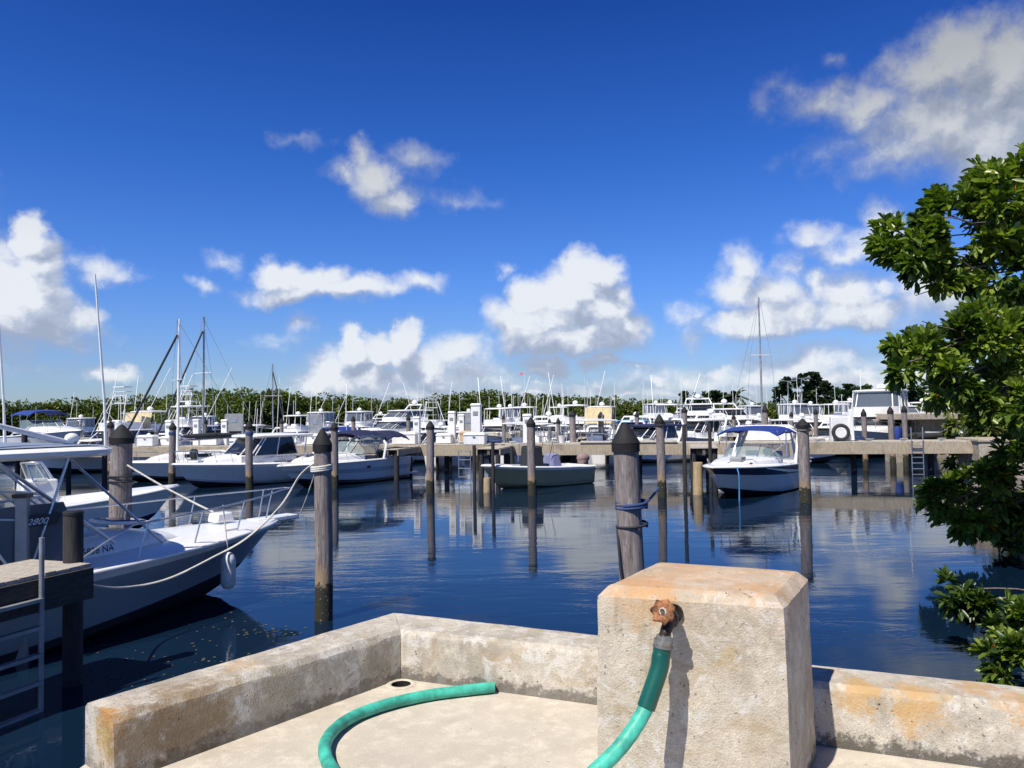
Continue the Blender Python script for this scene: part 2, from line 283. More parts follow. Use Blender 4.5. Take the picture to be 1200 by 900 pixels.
    b.inputs['Roughness'].default_value = .9; b.inputs['Specular IOR Level'].default_value = .25
    h = mth(N, L, 'ADD', mth(N, L, 'MULTIPLY', fine, .35), mth(N, L, 'SUBTRACT', mth(N, L, 'MULTIPLY', mid, .8), mth(N, L, 'MULTIPLY', pit, 1.5)))
    bumpn(N, L, b, h, .45 if smooth else 1.0, .006 if smooth else .012); return m
ORG = (.48, .23, .06); OCH = (.40, .27, .09)
def P3(px, py, z): p = G(px, py, z); return (p.x, p.y, z)
FZ = 1.5; TZ = 1.77
def near_pt(px, py, Y): p = D(px, py, Y); return (p.x, p.y, p.z)
concrete('conc_pillar', [(.55, 3.25, 2.31, .22, .75, (.52, .27, .11)), (.95, 3.15, 2.30, .18, .6, (.50, .27, .12)), (.78, 3.55, 2.3, .2, .5, (.50, .30, .15)), (.50, 3.15, 2.22, .16, .55, (.50, .33, .16)),
         (.80, 3.0, 2.05, .10, .6, OCH), (.52, 3.1, 1.85, .2, .4, (.33, .27, .16)), (.9, 2.95, 1.75, .16, .4, (.33, .26, .15))], .7, base=(.585, .525, .425), dark=(.42, .36, .27), edge=(2.14, 2.34, .34, .78, (.55, .33, .17)))
concrete('conc_right', [P3(1010, 812, 1.74)+(.15, 0.8, (.50, .31, .12)), P3(1070, 826, 1.71)+(.17, 0.8, (.50, .31, .12)), P3(1140, 808, 1.76)+(.14, .65, (.50, .30, .13)), P3(1190, 822, 1.76)+(.15, .65, (.50, .30, .13)), P3(1190, 845, 1.68)+(.09, .8, OCH)], .8)
concrete('conc_left', [P3(120, 842, 1.76)+(.16, .9, ORG), P3(118, 868, 1.66)+(.15, .9, OCH), P3(225, 848, 1.64)+(.36, .8, (.24, .165, .085)), P3(330, 812, 1.66)+(.22, .5, (.28, .22, .14)), P3(440, 775, 1.64)+(.16, .6, (.22, .19, .14)), P3(280, 780, 1.77)+(.16, .45, (.5, .34, .16)), P3(170, 868, 1.64)+(.25, .8, (.24, .17, .1))], .5)  # brown patches: real stain, deepened to put the inner face's shade into colour
concrete('conc_back', [], .65, rz=(1.5, 1.77)); concrete('conc_floor', [], .05, base=(.58, .52, .43), dark=(.50, .445, .36), rz=(-9, -8), smooth=True)
concrete('conc_far', [], .2, base=(.42, .37, .29), dark=(.30, .26, .2), rz=(-9, -8))
def water_mat():
    m, nt, N, L, b = new_mat('water'); geo = N.new('ShaderNodeNewGeometry'); p = geo.outputs['Position']
    def mp(s, r=0):
        n = N.new('ShaderNodeMapping'); n.inputs['Scale'].default_value = s; n.inputs['Rotation'].default_value = (0, 0, R(r)); L.new(p, n.inputs[0]); return n.outputs[0]
    b.inputs['Roughness'].default_value = .015; b.inputs['IOR'].default_value = 1.333; b.inputs['Specular IOR Level'].default_value = .5
    c = mixc(N, L, mapr(N, L, nz(N, L, p, .12, 4), .35, .65), (.003, .011, .028), (.005, .017, .036)); L.new(c, b.inputs['Base Color'])
    a = nz(N, L, mp((.55, 1.6, 1), 8), 1.3, 5, .5, .6); d = nz(N, L, mp((1, 2.4, 1), -12), 5.5, 3, .5, .3); e = nz(N, L, mp((.3, .8, 1), 20), .6, 3, .5)
    patch = mapr(N, L, nz(N, L, mp((.5, 1.2, 1)), .22, 3, .5), .40, .62, .22, 1.0)
    sep = N.new('ShaderNodeSeparateXYZ'); L.new(p, sep.inputs[0])
    far = mapr(N, L, sep.outputs[1], 26, 34, 1.0, 2.4)
    h = mth(N, L, 'ADD', mth(N, L, 'MULTIPLY', mth(N, L, 'ADD', a, mth(N, L, 'MULTIPLY', d, .16)), mth(N, L, 'MULTIPLY', patch, far)), mth(N, L, 'MULTIPLY', e, .5))
    bumpn(N, L, b, h, .30, .030)
water_mat()
def leaf_mat(name, cols, trans=.3, rough=.38):
    m, nt, N, L, b = new_mat(name); at = N.new('ShaderNodeAttribute'); at.attribute_name = 'tone'
    c = ramp(N, L, at.outputs['Fac'], cols); L.new(c, b.inputs['Base Color']); b.inputs['Roughness'].default_value = rough; b.inputs['Specular IOR Level'].default_value = .5
    tr = N.new('ShaderNodeBsdfTranslucent'); k = mixc(N, L, 1.0, c, (1.3, 1.6, .5), 'MULTIPLY'); L.new(k, tr.inputs[0])
    mx = N.new('ShaderNodeMixShader'); mx.inputs[0].default_value = trans; L.new(b.outputs[0], mx.inputs[1]); L.new(tr.outputs[0], mx.inputs[2]); L.new(mx.outputs[0], nt.nodes['Material Output'].inputs[0])
leaf_mat('leaf', [(0, (.025, .05, .010)), (.35, (.08, .135, .018)), (.7, (.17, .235, .03)), (.93, (.30, .36, .07)), (.955, (.30, .36, .07)), (.975, (.50, .30, .03)), (1, (.45, .16, .03))], .30, .36)
leaf_mat('leaf_far', [(0, (.04, .065, .014)), (.5, (.115, .15, .026)), (1, (.22, .25, .045))], .25, .6)
leaf_mat('leaf_tree', [(0, (.012, .032, .010)), (.5, (.028, .062, .016)), (1, (.06, .10, .022))], .15, .55)
simple('soil', (.16, .13, .09), .95, var=.4, scale=1.5, bump=.6, bscale=12); simple('mass_dark', (.03, .055, .012), .95, var=.5, scale=.6, bump=.5, bscale=2)
simple('hose', (.055, .44, .32), .5, var=.45, scale=9, bump=.25, bscale=45); simple('sleeve', (.006, .085, .062), .32, var=.25, scale=5, bump=.06)
simple('brass_dark', (.05, .04, .035), .45, .7, var=.6, scale=22, bump=.5, bscale=80); simple('rust_handle', (.34, .15, .065), .85, .1, var=.85, scale=26, bump=.9, bscale=70)
simple('coupling', (.27, .27, .25), .45, .6, var=.4, scale=25, bump=.4, bscale=90); simple('worn_cream', (.46, .40, .32), .8, var=.6, scale=60); simple('debris', (.10, .10, .07), .9, var=.5, scale=40)
# ------------------------------------------------------------------ mesh builder
class MB:
    def __init__(s): s.v = []; s.f = []; s.m = []; s.mats = []
    def mi(s, mat):
        if mat not in s.mats: s.mats.append(mat)
        return s.mats.index(mat)
    def add(s, vs, fs, mat):
        o = len(s.v); s.v += [tuple(v) for v in vs]; k = s.mi(mat)
        for f in fs: s.f.append(tuple(i+o for i in f)); s.m.append(k)
        return s
    def box(s, c, size, mat, rz=0.0, ry=0.0, top=1.0):
        x, y, z = (q/2 for q in size); vs = []
        Rm = Matrix.Rotation(rz, 3, 'Z') @ Matrix.Rotation(ry, 3, 'Y')
        for dz in (-1, 1):
            t = top if dz > 0 else 1.0
            for dx, dy in ((-1, -1), (1, -1), (1, 1), (-1, 1)): vs.append(Vector(c) + Rm @ Vector((dx*x*t, dy*y*t, dz*z)))
        return s.add(vs, [(3, 2, 1, 0), (4, 5, 6, 7), (0, 1, 5, 4), (1, 2, 6, 5), (2, 3, 7, 6), (3, 0, 4, 7)], mat)
    def path(s, pts, r, mat, seg=6, caps=True):
        pts = [Vector(p) for p in pts]; n = len(pts); rr = r if isinstance(r, (list, tuple)) else [r]*n; vs = []
        ref = None
        for i, p in enumerate(pts):
            t = (pts[min(i+1, n-1)] - pts[max(i-1, 0)]).normalized()
            if ref is None: ref = t.orthogonal().normalized()
            ref = (ref - t*ref.dot(t))
            if ref.length < 1e-6: ref = t.orthogonal()
            ref.normalize(); b = t.cross(ref)
            for k in range(seg):
                a = 2*math.pi*k/seg; vs.append(p + (ref*math.cos(a) + b*math.sin(a))*rr[i])
        fs = [(i*seg+k, i*seg+(k+1) % seg, (i+1)*seg+(k+1) % seg, (i+1)*seg+k) for i in range(n-1) for k in range(seg)]
        if caps: fs += [tuple(range(seg))[::-1], tuple((n-1)*seg+k for k in range(seg))]
        return s.add(vs, fs, mat)
    def loft(s, rings, mat, closed=True, caps=(False, False)):
        n = len(rings[0]); vs = [p for r in rings for p in r]; fs = []
        for i in range(len(rings)-1):
            for k in range(n if closed else n-1):
                fs.append((i*n+k, i*n+(k+1) % n, (i+1)*n+(k+1) % n, (i+1)*n+k))
        if caps[0]: fs.append(tuple(range(n))[::-1])
        if caps[1]: fs.append(tuple((len(rings)-1)*n+k for k in range(n)))
        return s.add(vs, fs, mat)
    def lathe(s, c, prof, mat, seg=16, sx=1, sy=1):
        rings = [[(c[0]+r*sx*math.cos(2*math.pi*k/seg), c[1]+r*sy*math.sin(2*math.pi*k/seg), c[2]+z) for k in range(seg)] for r, z in prof]
        return s.loft(rings, mat, True, (True, True))
    def ell(s, c, r, mat, nu=10, nv=7):
        prof = [(max(1e-3, math.sin(math.pi*j/nv)), -math.cos(math.pi*j/nv)) for j in range(nv+1)]
        rings = [[(c[0]+q*r[0]*math.cos(2*math.pi*k/nu), c[1]+q*r[1]*math.sin(2*math.pi*k/nu), c[2]+z*r[2]) for k in range(nu)] for q, z in prof]
        return s.loft(rings, mat)
    def build(s, name, parent=None, smooth=40, bevel=0.0):
        me = bpy.data.meshes.new(name); me.from_pydata(s.v, [], s.f)
        for m in s.mats: me.materials.append(MT[m])
        me.polygons.foreach_set('material_index', s.m)
        me.validate(); 
        if smooth: me.shade_smooth(); me.set_sharp_from_angle(angle=R(smooth))
        me.update()
        o = bpy.data.objects.new(name, me); COL.objects.link(o)
        if parent: o.parent = parent
        if bevel:
            b = o.modifiers.new('bevel', 'BEVEL'); b.width = bevel; b.segments = 2; b.limit_method = 'ANGLE'; b.angle_limit = R(35)
        return o
def fixn(o):
    bm = bmesh.new(); bm.from_mesh(o.data); bmesh.ops.recalc_face_normals(bm, faces=bm.faces); bm.to_mesh(o.data); bm.free(); return o
def tag(o, label=None, cat=None, group=None, kind=None):
    if label: o['label'] = label
    if cat: o['category'] = cat
    if group: o['group'] = group
    if kind: o['kind'] = kind
    return o
def thing(name, label, cat, loc=(0, 0, 0), rz=0.0, group=None):
    o = bpy.data.objects.new(name, None); COL.objects.link(o); o.location = loc; o.rotation_euler = (0, 0, rz); o.empty_display_size = .3
    return tag(o, label, cat, group)
def copy_tree(o, parent=None):
    c = o.copy(); COL.objects.link(c); c.parent = parent
    for ch in [x for x in bpy.data.objects if x.parent == o]: copy_tree(ch, c)
    return c
def text_on(s, size, target, o, u, v, mat, name, parent, off=.004):
    # flat letters shrunk onto the surface of a mesh (local coordinates)
    cu = bpy.data.curves.new('t', 'FONT'); cu.body = s; cu.size = size; cu.resolution_u = 3; cu.fill_mode = 'FRONT'; cu.offset = .006*size
    to = bpy.data.objects.new('t', cu); COL.objects.link(to); dg = bpy.context.evaluated_depsgraph_get(); me = bpy.data.meshes.new_from_object(to.evaluated_get(dg))
    bpy.data.objects.remove(to); o = Vector(o); u = Vector(u).normalized(); v = Vector(v).normalized(); n = u.cross(v).normalized()
    bm = bmesh.new(); bm.from_mesh(me); bmesh.ops.subdivide_edges(bm, edges=bm.edges, cuts=1); bmesh.ops.triangulate(bm, faces=bm.faces)
    bvh = BVHTree.FromPolygons([x.co for x in target.data.vertices], [tuple(p.vertices) for p in target.data.polygons]) if target else None
    for vert in bm.verts:
        p = o + u*vert.co.x + v*vert.co.y
        if bvh:
            hit = bvh.ray_cast(p + n*1.0, -n, 2.5)
            if hit[0]: p = hit[0] + n*off
        vert.co = p
    bm.to_mesh(me); bm.free(); me.materials.clear(); me.materials.append(MT[mat]); me.name = name
    ob = bpy.data.objects.new(name, me); COL.objects.link(ob); ob.parent = parent; return ob
# ------------------------------------------------------------------ ground, water
def sheet(name, pts, z, mat, kind='structure'):
    mb = MB(); mb.add([(x, y, z) for x, y in pts], [tuple(range(len(pts)))], mat); o = mb.build(name, None, 0); tag(o, kind=kind); return o
sheet('water', [(-4000, -60), (4000, -60), (4000, 6000), (-4000, 6000)], 0.0, 'water')
def land(name, pts, z, mat, skirt=-1.5):
    mb = MB(); n = len(pts)
    mb.add([(x, y, z) for x, y in pts] + [(x, y, skirt) for x, y in pts], [tuple(range(n))] + [(i, i+n, (i+1) % n+n, (i+1) % n) for i in range(n)], mat); return tag(mb.build(name, None, 0), kind='structure')
land('ground', [(-900, 150), (-160, 132), (-60, 126), (0, 140), (60, 142), (120, 120), (300, 90), (3900, 80), (3900, 5900), (-3900, 5900), (-3900, 300)], .25, 'soil')
bank = land('bank', [(7.4, 8.6), (8.2, 11.5), (9.9, 15.5), (12.1, 19.5), (16.2, 25.5), (20.5, 27.5), (26, 36), (40, 60), (120, 90), (120, 8.6)], .35, 'soil')
# ------------------------------------------------------------------ the concrete platform
def quad_prism(pts, z0, z1, mat, name, bevel=.012):
    mb = MB(); n = len(pts); mb.add([(p[0], p[1], z0) for p in pts]+[(p[0], p[1], z1) for p in pts], [tuple(range(n))[::-1], tuple(range(n, 2*n))]+[(i, (i+1) % n, (i+1) % n+n, i+n) for i in range(n)], mat)
    o = mb.build(name, None, 30); fixn(o)
    if bevel: b = o.modifiers.new('bevel', 'BEVEL'); b.width = bevel; b.segments = 3; b.limit_method = 'ANGLE'; b.angle_limit = R(30)
    return o
def xy(p): return Vector((p.x, p.y))
Co = xy(G(461, 717, TZ)); Ci = xy(G(469, 738.5, TZ)); Eo = xy(G(100, 822, TZ)); Ei = xy(G(133, 841, TZ))
Po = xy(G(699, 743, TZ)); Pi = xy(G(699, 763, TZ)); Qo = xy(G(958, 778, TZ)); Qi = xy(G(960, 801, TZ)); So = xy(G(1200, 803, TZ)); Si = xy(G(1200, 827, TZ))
def ext(a, b, k): return b + (b-a).normalized()*k
So2 = ext(Qo, So, 2.5); Si2 = ext(Qi, Si, 2.5); dl = (Eo-Co).normalized()
floor_pts = [Eo+dl*.0, Co, Po, Qo, So2, So2+Vector((.5, -6)), Eo+Vector((-.3, -4))]
# slab with a real drain hole cut through it
slab = quad_prism([tuple(p) for p in floor_pts], -1.2, FZ, 'conc_floor', 'concrete_platform', 0)
dc = G(470, 802, FZ); bm = bmesh.new(); bmesh.ops.create_cone(bm, segments=28, radius1=.055, radius2=.055, depth=.5, cap_ends=True, matrix=Matrix.Translation((dc.x, dc.y, FZ))); cme = bpy.data.meshes.new('cut'); bm.to_mesh(cme); bm.free()
cut = bpy.data.objects.new('cut', cme); COL.objects.link(cut); bo = slab.modifiers.new('b', 'BOOLEAN'); bo.object = cut; bo.operation = 'DIFFERENCE'; bo.solver = 'EXACT'
dg = bpy.context.evaluated_depsgraph_get(); nme = bpy.data.meshes.new_from_object(slab.evaluated_get(dg)); slab.modifiers.clear(); slab.data = nme; nme.name = 'concrete_platform'; bpy.data.objects.remove(cut)
for p in nme.polygons: p.use_smooth = False
tag(slab, kind='structure')
dr = MB(); rings = []
for r, z in ((.0545, .002), (.060, .006), (.074, .006), (.084, 0.001)): rings.append([(dc.x+r*math.cos(2*math.pi*k/32), dc.y+r*math.sin(2*math.pi*k/32), FZ+z) for k in range(32)])
dr.loft(rings, 'conc_floor'); dr.loft([[(dc.x+r_*math.cos(2*math.pi*k/32), dc.y+r_*math.sin(2*math.pi*k/32), FZ+z_) for k in range(32)] for r_, z_ in ((.053, -.12), (.0535, .001))], 'hole_shade'); dr.add([(dc.x+.053*math.cos(2*math.pi*k/32), dc.y+.053*math.sin(2*math.pi*k/32), FZ-.035) for k in range(32)], [tuple(range(32))], 'hole_shade')  # black wall and disc put the drain's inner shade into the colour
tag(dr.build('drain', None, 50), 'round drain hole in the floor by the inner corner of the low wall', 'drain')
def wall_prism(o0, o1, i1, i0, mat, name, label, z0=FZ-.0, z1=TZ, jag=.006):
    # one low wall with a worn, slightly uneven top and eased edges
    mb = MB(); n = max(8, int((o1-o0).length/.05)); rings = []; bev = .035
    for k in range(n+1):
        t = k/n; a = o0.lerp(o1, t); b = i0.lerp(i1, t); w = (b-a); L = w.length; w.normalize()
        def j(s): return (mnoise.noise(Vector((a.x*6, a.y*6, s*3.7)))+.5*mnoise.noise(Vector((a.x*19, a.y*19, s*1.3))))*jag
        rings.append([(a.x, a.y, -1.2), (a.x, a.y, z1-bev*.7+j(1)), (a.x+w.x*bev*.7, a.y+w.y*bev*.7, z1-j(2)*.5), (a.x+w.x*L*.5, a.y+w.y*L*.5, z1+.004+j(3)*.4),
                      (b.x-w.x*bev, b.y-w.y*bev, z1+j(4)*.5), (b.x-w.x*.006, b.y-w.y*.006, z1-bev*.8+j(5)), (b.x, b.y, z1-bev*1.3+j(6)), (b.x+w.x*.012, b.y+w.y*.012, z0), (b.x+w.x*.012, b.y+w.y*.012, -1.2)])
    mb.loft(rings, mat, True, (True, True)); o = mb.build(name, None, 22); fixn(o); return tag(o, label, 'wall')
e2 = .035
Eo2 = Eo - dl*0; 
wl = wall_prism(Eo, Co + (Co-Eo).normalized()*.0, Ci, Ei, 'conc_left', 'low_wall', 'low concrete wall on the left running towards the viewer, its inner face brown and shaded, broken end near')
bk = (Po-Co).normalized()*.003
wb = wall_prism(Co+bk, Po+(Po-Co).normalized()*.12, Pi+(Pi-Ci).normalized()*.12, Ci+bk, 'conc_back', 'low_wall', 'low pale concrete wall between the inner corner and the concrete pillar')
wr = wall_prism(Qo-(So-Qo).normalized()*.12, So2, Si2, Qi-(Si-Qi).normalized()*.12, 'conc_right', 'low_wall', 'low concrete wall right of the pillar with orange rust stains')
# pillar
BR = G(958, 879, FZ); zt = 2.29
FL = xy(G(698, 687, zt)); FR = xy(G(920, 701, zt)); BL = xy(G(766, 656, zt)); BRt = xy(G(948, 668, zt))
def pillar():
    mb = MB(); cen = (FL+FR+BL+BRt)/4; levels = []; N_ = 14
    cs = [FL, FR, BRt, BL]
    def ring(z, inset, wob):
        pts = []
        for i in range(4):
            a = cs[i]; b = cs[(i+1) % 4]
            ca = a.lerp(cen, 0); 
            for k in range(N_):
                t = k/N_; e0 = (b-a).normalized(); L0 = (b-a).length; p = a + e0*(inset+t*(L0-2*inset)); d = (p-cen)
                # inset towards the centre, rounded at the corners
                e = (b-a).normalized(); nrm = Vector((e.y, -e.x)); rr = .02; L = (b-a).length; s = t*L; c = 0
                if s < rr: c = (1-s/rr)
                if L-s < rr: c = max(c, 1-(L-s)/rr)
                p = p - nrm*inset - (d.normalized()*c*c*rr*.35)
                q = mnoise.noise(Vector((p.x*7, p.y*7, z*7)))*wob + mnoise.noise(Vector((p.x*23, p.y*23, z*23)))*wob*.5
                p = p + d.normalized()*q
                pts.append((p.x, p.y, z + (mnoise.noise(Vector((p.x*9, p.y*9, 5)))*.006 if False else 0)))
        return pts
    rings = [ring(FZ-.05, -.012, .0)] + [ring(FZ+(zt-.06-FZ)*k/14, -.012*(1-k/14), .004) for k in range(15)]
    rings += [ring(zt-.040, .002, .006), ring(zt-.006, .036, .004), ring(zt, .046, .003)]
    last = rings[-1]; c2 = Vector((cen.x, cen.y)); 
    for k in (.8, .55, .3, .08):
        rings.append([(c2.x+(x-c2.x)*k, c2.y+(y-c2.y)*k, zt+.004+mnoise.noise(Vector((x*k*9, y*k*9, 5)))*.004) for x, y, z in last])
    mb.loft(rings, 'conc_pillar', True, (True, True)); o = mb.build('concrete_pillar', None, 24); fixn(o)
    return tag(o, 'square concrete pillar with chamfered top stained orange, holding the rusty tap', 'pillar')
pil = pillar()
# tap on the pillar
fdir = (FR-FL).normalized(); fn = Vector((fdir.y, -fdir.x, 0)); fd = Vector((fdir.x, fdir.y, 0)); Z = Vector((0, 0, 1))
base = Vector((FL.x, FL.y, 0)) + fd*.315; base.z = 2.205
def tap():
    t = thing('water_tap', 'rusty outdoor water tap with a lobed round handle on the concrete pillar', 'tap', (0, 0, 0))
    mb = MB(); st = base+fn*-.02
    mb.path([st, base+fn*.012], .036, 'brass_dark', 16); mb.path([base+fn*.0, base+fn*.055], .021, 'brass_dark', 14)
    mb.path([base+fn*.045, base+fn*.062], .027, 'brass_dark', 8)
    bc = base+fn*.082-Z*.004; mb.ell(bc, (.032, .032, .034), 'brass_dark', 14, 10)
    mb.path([bc, bc+fn*.03-Z*.028-fd*.012, bc+fn*.042-Z*.062-fd*.022], [.024, .022, .021], 'brass_dark', 12)
    mb.path([bc+fn*.01+Z*.01, bc+fn*.038+Z*.026-fd*.012], [.020, .015], 'brass_dark', 10)
    mb.build('valve_body', t, 50)
    hc = bc+fn*.052+Z*.040-fd*.020; hn = (fn*.93+Z*.36-fd*.12).normalized(); u = hn.orthogonal().normalized(); w = hn.cross(u); mb = MB(); seg = 64
    def rr(r, z, lob): return [hc+hn*z+(u*math.cos(a)+w*math.sin(a))*(r*(1+lob*math.cos(7*a)+.13*mnoise.noise(Vector((math.cos(a)*3.1, math.sin(a)*3.1, z*70)))+.05*mnoise.noise(Vector((math.cos(a)*9, math.sin(a)*9, z*150))))) for a in [2*math.pi*k/seg for k in range(seg)]]
    mb.loft([rr(.012, -.010, 0), rr(.030, -.010, .05), rr(.041, -.006, .10), rr(.0455, .0, .11), rr(.042, .009, .10), rr(.034, .012, .06), rr(.026, .008, .02), rr(.018, .006, 0)], 'rust_handle', True, (True, True)); mb.build('handle', t, 50)
    mb = MB(); mb.loft([rr(.0145, .0062, 0), rr(.0135, .0080, .05), rr(.010, .0085, 0)], 'worn_cream', True, (False, True)); mb.path([hc+hn*.008, hc+hn*.018], .0085, 'brass_dark', 8); mb.build('handle_disc', t, 50)
    return t, bc+fn*.042-Z*.062-fd*.022
tp, outlet = tap()
# hose
def smooth_curve(P, n=12):
    out = []; P = [Vector(p) for p in P]
    for i in range(len(P)-1):
        p0 = P[max(i-1, 0)]; p1 = P[i]; p2 = P[i+1]; p3 = P[min(i+2, len(P)-1)]
        for k in range(n):
            t = k/n; out.append(.5*((2*p1)+(p2-p0)*t+(2*p0-5*p1+4*p2-p3)*t*t+(3*p1-p0-3*p2+p3)*t**3))
    out.append(P[-1]); return out
def hose():
    t = thing('garden_hose', 'turquoise garden hose looping over the concrete floor from the tap', 'hose', (0, 0, 0))
    hz = FZ+.031
    c0 = outlet; pc = c0-CP; cx = 600+FPX*pc.dot(RI)/pc.dot(F_); cy = 450-FPX*pc.dot(UI)/pc.dot(F_); c1 = D(cx-6, cy+38, c0.y-.02); c2 = D(cx-21, cy+82, c0.y-.055)
    mb = MB(); mb.path([c0+Z*.012, c0-Z*.004, c0-Z*.006-fd*.001, c0-Z*.030-fd*.004+fn*.001], [.028, .030, .036, .036], 'coupling', 18); mb.path([c0-Z*.028-fd*.004, c0-Z*.036-fd*.005+fn*.001], .039, 'coupling', 20); mb.build('coupling', t, 45)
    s0 = c0-Z*.034-fd*.005; sl = smooth_curve([s0, s0.lerp(c1, .5)+Z*.001, c1, c2], 8); n = len(sl)
    mb = MB(); mb.path(sl, [.033+.002*math.sin(math.pi*min(1, k/5)) if k < 6 else .0350-.0012*(k/n) for k in range(n)], 'sleeve', 24); mb.build('sleeve', t, 60)
    pts = [c2+(c1-c2)*.3, c2, D(741, 857, c2.y-.04), D(721, 882, c2.y-.08), D(690, 911, c2.y-.13), D(650, 943, c2.y-.17)]
    fl = [(590, 985), (500, 1000), (430, 960), (398, 915), (381, 885), (386, 862), (412, 841), (452, 826), (500, 815), (545, 809), (578, 805.5)]
    a = pts[-1]; pts.append(Vector((G(620, 968, hz).x, G(620, 968, hz).y, hz+.05)))
    pts += [Vector(G(x, y, hz)) for x, y in fl]
    cv = smooth_curve(pts, 14); mb = MB(); rr = [.0285+.0004*math.sin(i*.9) for i in range(len(cv))]
    mb.path(cv, rr, 'hose', 22, caps=False)
    # open end: a thin lip and a black disc that paints the bore's shade
    e = cv[-1]; d = (cv[-1]-cv[-2]).normalized(); u = d.orthogonal().normalized(); w = d.cross(u); ring = lambda r, k: [e+d*k+(u*math.cos(a)+w*math.sin(a))*r for a in [2*math.pi*i/22 for i in range(22)]]
    mb.loft([ring(.0285, 0), ring(.0285, .004), ring(.022, .004), ring(.022, -.15)], 'hose'); mb.add(ring(.0225, -.05), [tuple(range(22))], 'hole_shade')
    mb.build('tube', t, 60); return t
hose()
# ------------------------------------------------------------------ pilings
def make_piling(r, top, cap=True, name='piling', mat='piling', bot=-1.0, leanseed=0):
    t = thing(name, 'x', 'piling'); mb = MB(); rings = []; seg = 18; n = 22
    for k in range(n+1):
        z = bot+(top-bot)*k/n; ring = []
        for i in range(seg):
            a = 2*math.pi*i/seg; q = 1+.04*mnoise.noise(Vector((math.cos(a)*1.5, math.sin(a)*1.5, z*.8+leanseed)))+.018*mnoise.noise(Vector((math.cos(a)*6, math.sin(a)*6, z*2)))
            if z < .5: q += .05*max(0, mnoise.noise(Vector((math.cos(a)*4, math.sin(a)*4, z*9+leanseed))))+.02
            rr = r*(1.04-.06*(z-bot)/(top-bot))*q; ring.append((rr*math.cos(a)+.02*math.sin(z*.9+leanseed), rr*math.sin(a), z))
        rings.append(ring)
    mb.loft(rings, mat, True, (False, True)); mb.build('post', t, 60)
    if cap:
        mb = MB(); c = (.02*math.sin(top*.9+leanseed), 0, top); mb.lathe(c, [(r*1.10, -.10), (r*1.12, .0), (r*1.14, .004), (r*1.10, .02), (r*.86, .085), (r*.60, .15), (r*.30, .215), (r*.06, .25)], 'cap_black', 20)
        mb.build('cap', t, 30)
    return t
def put(t, loc, label, tilt=(0, 0), group=None, rz=0):
    t.location = loc; t.rotation_euler = (tilt[0], tilt[1], rz); t['label'] = label
    if group: t['group'] = group
    elif 'group' in t: del t['group']
    return t
def wrap(t0, z0, r, turns, mat, rr=.014, name='mooring_rope', label='', rise=.03, sag=None, tail=None, loc=(0, 0, 0)):
    mb = MB(); pts = []
    for k in range(int(turns*20)+1):
        a = k/20*2*math.pi; pts.append((loc[0]+(r+rr*.8)*math.cos(a), loc[1]+(r+rr*.8)*math.sin(a), z0+rise*k/20+.012*math.sin(a+1)))
    mb.path(pts, rr, mat, 7); 
    if tail: mb.path(smooth_curve(tail, 10), rr*.8, mat, 6)
    o = mb.build(name, None, 60); return tag(o, label, 'rope')
def rope(pts, r, mat, label, n=12, name='mooring_rope', group=None):
    mb = MB(); mb.path(smooth_curve(pts, n), r, mat, 6); return tag(mb.build(name, None, 60), label, 'rope', group)
def sagline(a, b, sag, n=9):
    a = Vector(a); b = Vector(b); return [a.lerp(b, k/n)-Vector((0, 0, sag*4*(k/n)*(1-k/n))) for k in range(n+1)]
pA = make_piling(.128, 2.57, leanseed=1.0); pos377 = YW(378, 11.7); put(pA, pos377, 'grey piling with white rope below its black cap, just beyond the wall corner', (0, R(.4)))
pB = make_piling(.152, 2.62, leanseed=2.0); pos740 = YW(744, 9.4); put(pB, pos740, 'thick grey piling with a blue rope band just behind the concrete pillar', (R(.5), R(-.9)))
pC = make_piling(.19, 2.66, leanseed=4.0); pos140 = YW(142, 14.2); put(pC, pos140, 'stout grey piling behind the bow rail of the near motor boat', (0, 0))
proto = make_piling(.15, 2.72, leanseed=5.0); proto2 = make_piling(.135, 2.5, leanseed=7.0); proto3 = make_piling(.16, 2.6, leanseed=9.3)
PG = 'mooring pilings standing in the basin'
pl = [(proto, 945, 25.2, 1.18, 'pale capped piling right of the runabout with the blue canopy', (0, R(-1.6)), 2.62/2.9),
      (proto2, 775.5, 27.5, 1.1, 'slim capped piling between the near blue-banded piling and the runabout', (0, R(-.6)), 1.05),
      (proto3, 624, 28.6, .95, 'capped piling in front of the olive skiff', (0, 0), 1.0),
      (proto, 505, 30.0, 1.0, 'capped piling alone at the open water left of the finger pier', (0, R(-.3)), .93),
      (proto2, 392, 32.6, 1.1, 'capped piling close beside the navy canopy of the sport cruiser', (0, 0), 1.0),
      (proto3, 292.5, 33.0, .95, 'capped piling with a blue band in front of the hardtop cruiser', (0, 0), 1.0),
      (proto, 202, 36.0, 1.0, 'capped piling with a blue band left of the hardtop cruiser', (0, 0), .95)]
used = set()
def use(p):
    if p.name in used: return copy_tree(p)
    used.add(p.name); return p
piles = {}
for (p, px, Y, s, lab, tl, sz) in pl:
    o = use(p); q = YW(px, Y); put(o, q, lab, tl, PG, rz=rnd.uniform(0, 0)); o.scale = (s, s, sz); piles[px] = q
for px, Y, z, in ((292.5, 33.0, 2.30), (202, 36, 2.30)):
    q = piles[px]; mb = MB(); mb.lathe((q.x, q.y, z-.06), [(.158, 0), (.162, .01), (.162, .13), (.158, .14)], 'rope_blue', 18); tag(mb.build('blue_band', None, 40), 'blue rope band round the piling %s' % ('in front of the hardtop cruiser' if px > 250 else 'left of the hardtop cruiser'), 'rope')
